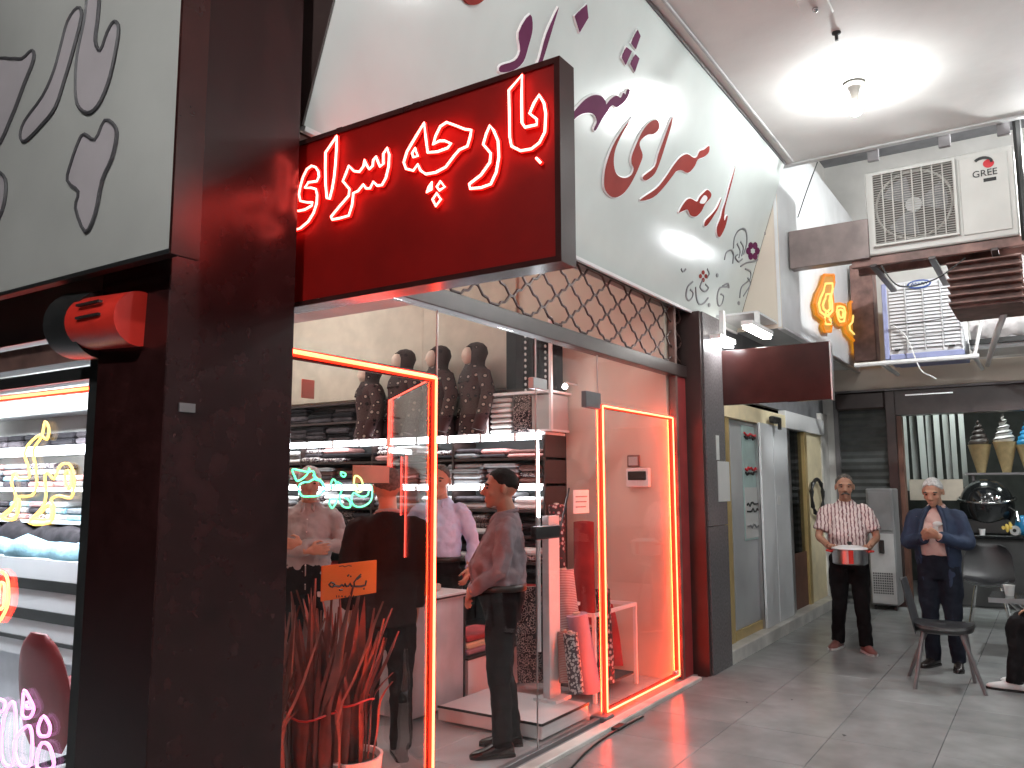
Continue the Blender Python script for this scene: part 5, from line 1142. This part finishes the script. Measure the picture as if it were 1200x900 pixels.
        obj('sole', MB().loft(sr_), 'shoe_black' if shoes != 'shoe_brown' else 'shoe_white', so)
    # --- shirt
    sm_ = MB(); kind, smat, slv = top
    z_lo = .84 if not tucked else .92
    lo = torso(.014, z_lo if not tucked else .99); sm_.loft(lo)
    for pts, s in zip(arms_, (1, -1)):
        if slv == 'long': sm_.tube(curve(pts, 3), [.052, .056, .061, .066, .068, .066, .061, .058, .055, .053, .050, .047, .045, .043, .041, .040], 12)
        else:
            q = curve(pts, 4); sm_.tube(q[:11], [.052, .056, .062, .068, .071]+[.076, .075, .074, .074, .074, .075], 12)
    shirt = obj('shirt', remeshed(sm_, .011, 3, .036, ns=.065), smat, t)
    # collar and placket
    ck = MB().tube([T((-.030+.064*math.cos(a), .068*math.sin(a), 1.470-.014*math.cos(a))) for a in [.5+(2*PI-1.0)*k/16 for k in range(17)]], .015, 6)
    for s in (-1, 1): ck.tube([T((.026, s*.034, 1.462)), T((.062, s*.036, 1.425)), T((.078, s*.048, 1.400))], [.016, .014, .005], 6)
    obj('collar', ck, smat, shirt, 180)
    if not jacket:
        pk = [T((cx_+rx+.017, 0, z)) for z, ry, rx, cx_ in tors if (.99 if tucked else .84) <= z <= 1.43]
        obj('placket', MB().tube(pk, .006, 4), smat, shirt)
        for p in [pk[0].lerp(pk[1], .5)]+pk[1:-1]: obj('button', MB().ell(p+V((.005, 0, 0)), (.003, .006, .006), 8, 5), 'paper', shirt)
    if jacket:
        jmat, opening, length = jacket
        jm = MB(); rings = []
        zs = [(length, .185, .145+.03*belly, -.012)] + [(z, ry+.034, rx+.034, cx_-.006) for z, ry, rx, cx_ in tors if length < z < 1.45] + [(1.475, .080, .082, -.034)]
        for z, ry, rx, cx_ in zs:
            a0 = opening*(1 if z < 1.2 else max(.25, 1-(z-1.2)*1.6)); ring = []
            for k in range(25):
                a = a0+(2*PI-2*a0)*k/24; ring.append(T((cx_+rx*math.cos(a), ry*math.sin(a), z)))
            for k in range(24, -1, -1):
                a = a0+(2*PI-2*a0)*k/24; ring.append(T((cx_+(rx-.028)*math.cos(a), (ry-.028)*math.sin(a), z)))
            rings.append(ring)
        jm.loft(rings)
        for pts, s in zip(arms_, (1, -1)): jm.tube(curve(pts, 3), [.060, .066, .073, .078, .080, .077, .072, .069, .066, .064, .061, .058, .056, .055, .055, .055], 12)
        j_ = obj('jacket', remeshed(jm, .011, 3, .026, ns=.09), jmat, t)
        for s in (-1, 1):
            lp2 = []
            for z, ry, rx, cx_ in zs[3:]:
                a0 = opening*(1 if z < 1.2 else max(.25, 1-(z-1.2)*1.6))*1.02; lp2.append(T((cx_+(rx+.004)*math.cos(a0), s*(ry+.004)*math.sin(a0), z)))
            obj('lapel', MB().tube(lp2, [.008]+[.022]*(len(lp2)-2)+[.014], 6), jmat, j_, 180)
    t.rotation_euler = (0, 0, face)
    return t, T

STAND = (((.015, .10, .49), (.0, .105, .085)), ((.015, -.10, .49), (0, -.105, .085)))
D = math.radians
# man at the glass, seen from his left side, hands clasped
person('dark haired man in mauve shirt and dark trousers standing just inside the glass', 4.20, 2.82, D(128), 1.655,
       (((.03, .225, 1.12), (.20, .10, .985), (.25, -.8, -.45), (-.8, 0, -.3), .5), ((.03, -.225, 1.12), (.20, -.07, .97), (.25, .8, -.45), (-.8, 0, -.3), .5)),
       (((.03, .09, .49), (.01, .10, .085)), ((.0, -.09, .49), (-.06, -.11, .085))), hair='hair_dark', belly=1.0, top=('shirt', 'shirt_mauve', 'long'), skin='skin_dark', head=(.05, .03), feet=[(1, .15), (1, -.1)])
# man in light blue shirt behind the counter
person('man in light blue shirt standing behind the white counter and the neon strip', 5.15, 4.05, D(203), 1.72,
       (((-.02, .27, 1.13), (.14, .28, .94), (.5, -.2, -.8), (0, -1, 0), .5), ((-.02, -.27, 1.13), (.14, -.26, .94), (.5, .2, -.8), (0, 1, 0), .5)),
       STAND, hair='hair_salt', belly=.6, top=('shirt', 'shirt_blue', 'long'), bald=.4, head=(0, .12))
# grey haired man, arms folded
person('grey haired man in grey shirt with folded arms behind the green neon', 4.30, 4.60, D(222), 1.70,
       (((.06, .26, 1.15), (.20, -.02, 1.17), (.05, -1, .12), (-1, 0, 0), .35), ((.06, -.26, 1.13), (.23, .03, 1.13), (.05, 1, .10), (-1, 0, 0), .35)),
       STAND, hair='hair_grey', belly=.4, top=('shirt', 'shirt_grey', 'long'), tucked=False, head=(.1, .12))
# solid dark suited figure standing in for a reflection in the glass
person('dark suited figure standing in for a glass reflection under the salmon sticker', 3.70, 3.30, D(50), 1.66,
       (((-.03, .235, 1.12), (.10, .21, .90), (.2, 0, -1), (0, -1, 0), .4), ((-.03, -.235, 1.12), (.10, -.21, .90), (.2, 0, -1), (0, 1, 0), .4)),
       STAND, hair='hair_salt', belly=.4, top=('shirt', 'shirt_grey', 'long'), jacket=('suit_brown', .35, .80), trousers='trousers_black')
# man carrying the pot
pm, PT = person('man in striped short sleeved shirt carrying a steel pot along the arcade', 8.73*.97, 1.70, D(194), 1.655,
       (((.06, .27, 1.12), (.26, .175, 1.02), (.85, -.25, -.05), (0, -.35, 1), .75), ((.06, -.27, 1.12), (.26, -.175, 1.02), (.85, .25, -.05), (0, .35, 1), .75)),
       (((.05, .10, .50), (.09, .12, .085)), ((-.01, -.10, .49), (-.10, -.13, .085))), hair='hair_salt', bald=.45, belly=1.1, top=('shirt', 'shirt_stripe', 'short'), tucked=False, moustache='hair_salt', shoes='shoe_brown', head=(0, .10), skin='skin_dark', feet=[(1, .35), (1, -.45)])
pc = pm.matrix_basis @ V((.385, 0, .965)); 
pot = thing('cooking_pot', 'shiny steel cooking pot with red band held by the man in the striped shirt', 'pot', pc)
obj('pan', MB().lathe([(.13, -.085), (.150, -.075), (.155, .05), (.16, .055), (.15, .055), (.145, -.06), (.02, -.07)], pc, 32), 'steel', pot, 40)
obj('lid', MB().lathe([(.158, .056), (.150, .066), (.09, .082), (.02, .088), (.001, .088)], pc, 32), 'white_plastic', pot, 40)
obj('knob', MB().lathe([(.012, .088), (.022, .105), (.016, .118), (.001, .12)], pc, 14), 'black_metal', pot, 40)
fa = V((math.cos(D(194)), math.sin(D(194)), 0)); la = V((-fa.y, fa.x, 0))
for s in (-1, 1): obj('handle', MB().tube(curve([pc+la*s*.150-fa*.04+V((0,0,.03)), pc+la*s*.195-fa*.035+V((0,0,.035)), pc+la*s*.195+fa*.035+V((0,0,.035)), pc+la*s*.150+fa*.04+V((0,0,.03))], 3), .009, 6), 'red_plastic', pot, 180)
obj('band', MB().lathe([(.157, -.07), (.158, -.07), (.158, .045), (.157, .045)], pc, 32).xf(Matrix.Identity(4)) if False else MB().add([pc+fa*(.158*math.cos(a))+la*(.158*math.sin(a))+V((0,0,z)) for z in (-.07, .05) for a in [-.13+.065*k for k in range(5)]], [(k, k+1, 6+k, 5+k) for k in range(4)]), 'red_plastic', pot)
# man in blue suit looking at his hands
person('white haired man in open blue suit looking down at his hands', 8.10, .885, D(172), 1.62,
       (((.02, .26, 1.13), (.25, .08, 1.20), (.55, -.75, .2), (-.5, -.3, .8), .7), ((.02, -.26, 1.12), (.24, -.05, 1.19), (.6, .6, .25), (-.5, .3, .8), .6)),
       (((.03, .10, .49), (.02, .12, .085)), ((.05, -.09, .50), (-.02, -.10, .085))), hair='hair_grey', belly=.7, top=('shirt', 'shirt_pink', 'long'), jacket=('suit_blue', .62, .70), trousers='trousers_navy', head=(.0, .38), feet=[(1, .2), (1, -.3)])
tag(obj('tissue', remeshed(MB().ell(V((7.97, .86, 1.215)), (.03, .04, .02), 10, 8).ell(V((7.96, .88, 1.17)), (.012, .02, .05), 8, 7), .008, 1, .02), 'paper'), 'crumpled white tissue in the hands of the man in blue', 'tissue')
# seated man at the frame edge
person('seated person in black trousers and white shoes at right edge', 7.55, -.12, D(85), 1.74,
       (((.06, .25, 1.14), (.28, .16, 1.06), (.9, -.2, -.3), (0, 0, -1), .4), ((.06, -.25, 1.14), (.28, -.16, 1.06), (.9, .2, -.3), (0, 0, -1), .4)),
       (((.42, .12, .50), (.46, .13, .085)), ((.42, -.12, .50), (.40, -.14, .085))), hair='hair_dark', top=('shirt', 'fab_black', 'long'), shoes='shoe_white', sit=.42, tucked=False)
st2 = thing('stool', 'black stool under the seated person at right edge', 'stool', (7.54, -.1, 0))
obj('seat', MB().cbox((7.36, -.42, .36), (7.72, -.02, .41), .015), 'black_leather', st2)
for dx in (-.14, .14):
    for dy in (-.14, .14): obj('leg', MB().cyl((7.54+dx*1.2, -.22+dy*1.2, 0), (7.54+dx, -.22+dy, .365), .015, 8), 'black_metal', st2)

# ------------------------------------------------------------------ chairs and table on the right
ch = thing('chair', 'black padded chair with four splayed legs in front of the man in blue', 'chair', (7.38, .80, 0))
cx_, cy_ = 7.38, .80
mb = MB(); rings = []
def seat_ring(z, k, up):
    return [V((cx_+k*(.21*math.copysign(abs(math.cos(a))**.7, math.cos(a))), cy_+k*(.215*math.copysign(abs(math.sin(a))**.7, math.sin(a))), z+up*(abs(math.sin(a))**2)*.02)) for a in [2*PI*q/24 for q in range(24)]]
obj('seat', MB().loft([seat_ring(.405, .70, 0), seat_ring(.425, .95, 0), seat_ring(.445, 1.02, 1), seat_ring(.465, .98, 1), seat_ring(.470, .6, 1), seat_ring(.462, .12, 1)]), 'black_leather', ch, 50)
for sx, sy, e in ((1, 1, (7.58, 1.10)), (-1, 1, (7.14, 1.0)), (-1, -1, (7.20, .53)), (1, -1, (7.60, .63))):
    obj('leg', MB().tube([(cx_+sx*.13, cy_+sy*.13, .425), (e[0], e[1], .0)], [.019, .014], 8), 'wood_brown' if False else 'steel_frame', ch, 60)
obj('stretcher', MB().tube([(cx_+.13, cy_-.13, .41), (cx_-.13, cy_+.13, .41)], .012), 'black_metal', ch)
rings = []
for k in range(9):
    f_ = k/8; zz = .40+.40*f_; ww = .19*(1-.55*abs(f_-.45)**1.5)
    rings.append([V((cx_-.02+.05*f_+ .19*math.cos(a)*.08, cy_+.20+.09*f_-.02*abs(math.sin(a)), zz))+V((ww*math.sin(a), .010*math.cos(a), 0)) for a in [2*PI*q/14 for q in range(14)]])
obj('backrest', MB().loft(rings), 'chair_shell', ch, 60)
c2 = thing('chair', 'black plastic shell chair on thin chrome legs behind the low table', 'chair', (10.5, .68, 0))
rings = []
X2, Y2 = 10.55, .68
for k in range(10):
    f_ = k/9; an = f_*1.45
    c = V((X2+.24-.42*math.sin(min(an, 1.3))*.9, Y2, .46)) if False else None
prof = [(.24, .47, .20), (.12, .445, .235), (-.02, .44, .245), (-.13, .46, .25), (-.20, .53, .25), (-.235, .64, .245), (-.26, .75, .23), (-.275, .84, .19), (-.28, .875, .12)]
rg2 = []
for dx, z, hw in prof:
    ring = []
    for q in range(11):
        s = -1+2*q/10; ring.append(V((X2-dx-.0+.04*s*s*(1 if z > .5 else 0)*-1, Y2+hw*s, z+.05*s*s*(1 if z < .5 else 0))))
    ring2 = [p+V((.012, 0, .012)) for p in reversed(ring)]
    rg2.append(ring+ring2)
obj('shell', MB().loft(rg2), 'black_leather', c2, 60)
for sx in (-1, 1):
    for sy in (-1, 1): obj('leg', MB().tube([(X2+sx*.10, Y2+sy*.12, .45), (X2+sx*.22, Y2+sy*.20, 0)], .010, 6), 'chrome', c2)
tb2 = thing('table', 'low black folding table with crossed grey legs at right edge', 'table', (9.2, .3, 0))
obj('top', MB().cbox((8.85, -.35, .485), (9.45, .58, .52), .006), 'black_gloss', tb2)
obj('edge', MB().box((8.842, -.35, .478), (8.85, .58, .522)), 'steel', tb2)
for x in (8.93, 9.37):
    obj('leg', MB().tube([(x, .45, .0), (x, -.05, .485)], .016, 6), 'steel', tb2); obj('leg', MB().tube([(x+.03, -.05, .0), (x+.03, .42, .485)], .016, 6), 'steel', tb2)
t = thing('cup', 'white paper cup standing on the low black table', 'cup', (9.1, .42, .52))
obj('wall', MB().lathe([(.035, .521), (.048, .615), (.051, .617), (.045, .612), (.033, .53)], (9.1, .42, 0), 20), 'paper', t, 40)
t = thing('ashtray', 'round black dish on the low black table beside the cup', 'dish', (9.0, .22, .52))
obj('bowl', MB().lathe([(.07, .521), (.10, .555), (.095, .558), (.065, .53)], (9.0, .22, 0), 20), 'black_metal', t, 40)
tag(obj('floor_cable', MB().tube(curve([(4.0, 2.30, .008), (4.5, 2.40, .008), (4.9, 2.43, .008), (5.3, 2.42, .008)], 6), .007, 5), 'black_metal'), 'thin dark cable lying along the marble threshold', 'cable')
for x, y in ((6.3, 1.7), (6.05, 1.95), (9.3, 1.8), (7.9, 1.3), (5.6, 1.2), (8.3, 2.2)):
    s_ = rnd.uniform(.012, .022)
    tag(obj('litter_scrap', MB().add([(x-s_, y, .002), (x, y-s_*.7, .006), (x+s_, y+.003, .003), (x+.004, y+s_*.8, .007)], [(0,1,2,3)]), 'dark_wall'), 'tiny dark scrap lying on the grey arcade floor', 'scrap', 'scraps on the arcade floor')

tag(obj('conduit', MB().tube([(2.3, 1.90, ZC-.015), (5.4, 1.90, ZC-.015), (7.9, 1.91, ZC-.015)], .012, 6), 'heater_light'), 'thin grey conduit along the ceiling above the white fascia', 'conduit')
tag(obj('refrigerant_hose', MB().tube(curve([(XA+.45, ya+.12, za+.25), (XA+.6, ya+.05, za+.05), (XA+.75, ya+.10, za-.30), (XA+1.1, ya+.3, za-.75), (XF-.02, ya+.5, za-.7)], 5), .028, 8), 'white_plastic', None, 180), 'white insulated hose running from the air conditioner to the wall', 'hose')
tag(obj('wire', MB().tube(curve([(XA+.02, yb-.1, za-.10), (XA+.05, yb-.25, za-.32), (XA+.1, yb-.55, za-.28), (XA+.1, yb-.8, za-.12)], 6), .007, 5), 'black_metal'), 'black wire sagging under the left half of the air conditioner', 'wire')
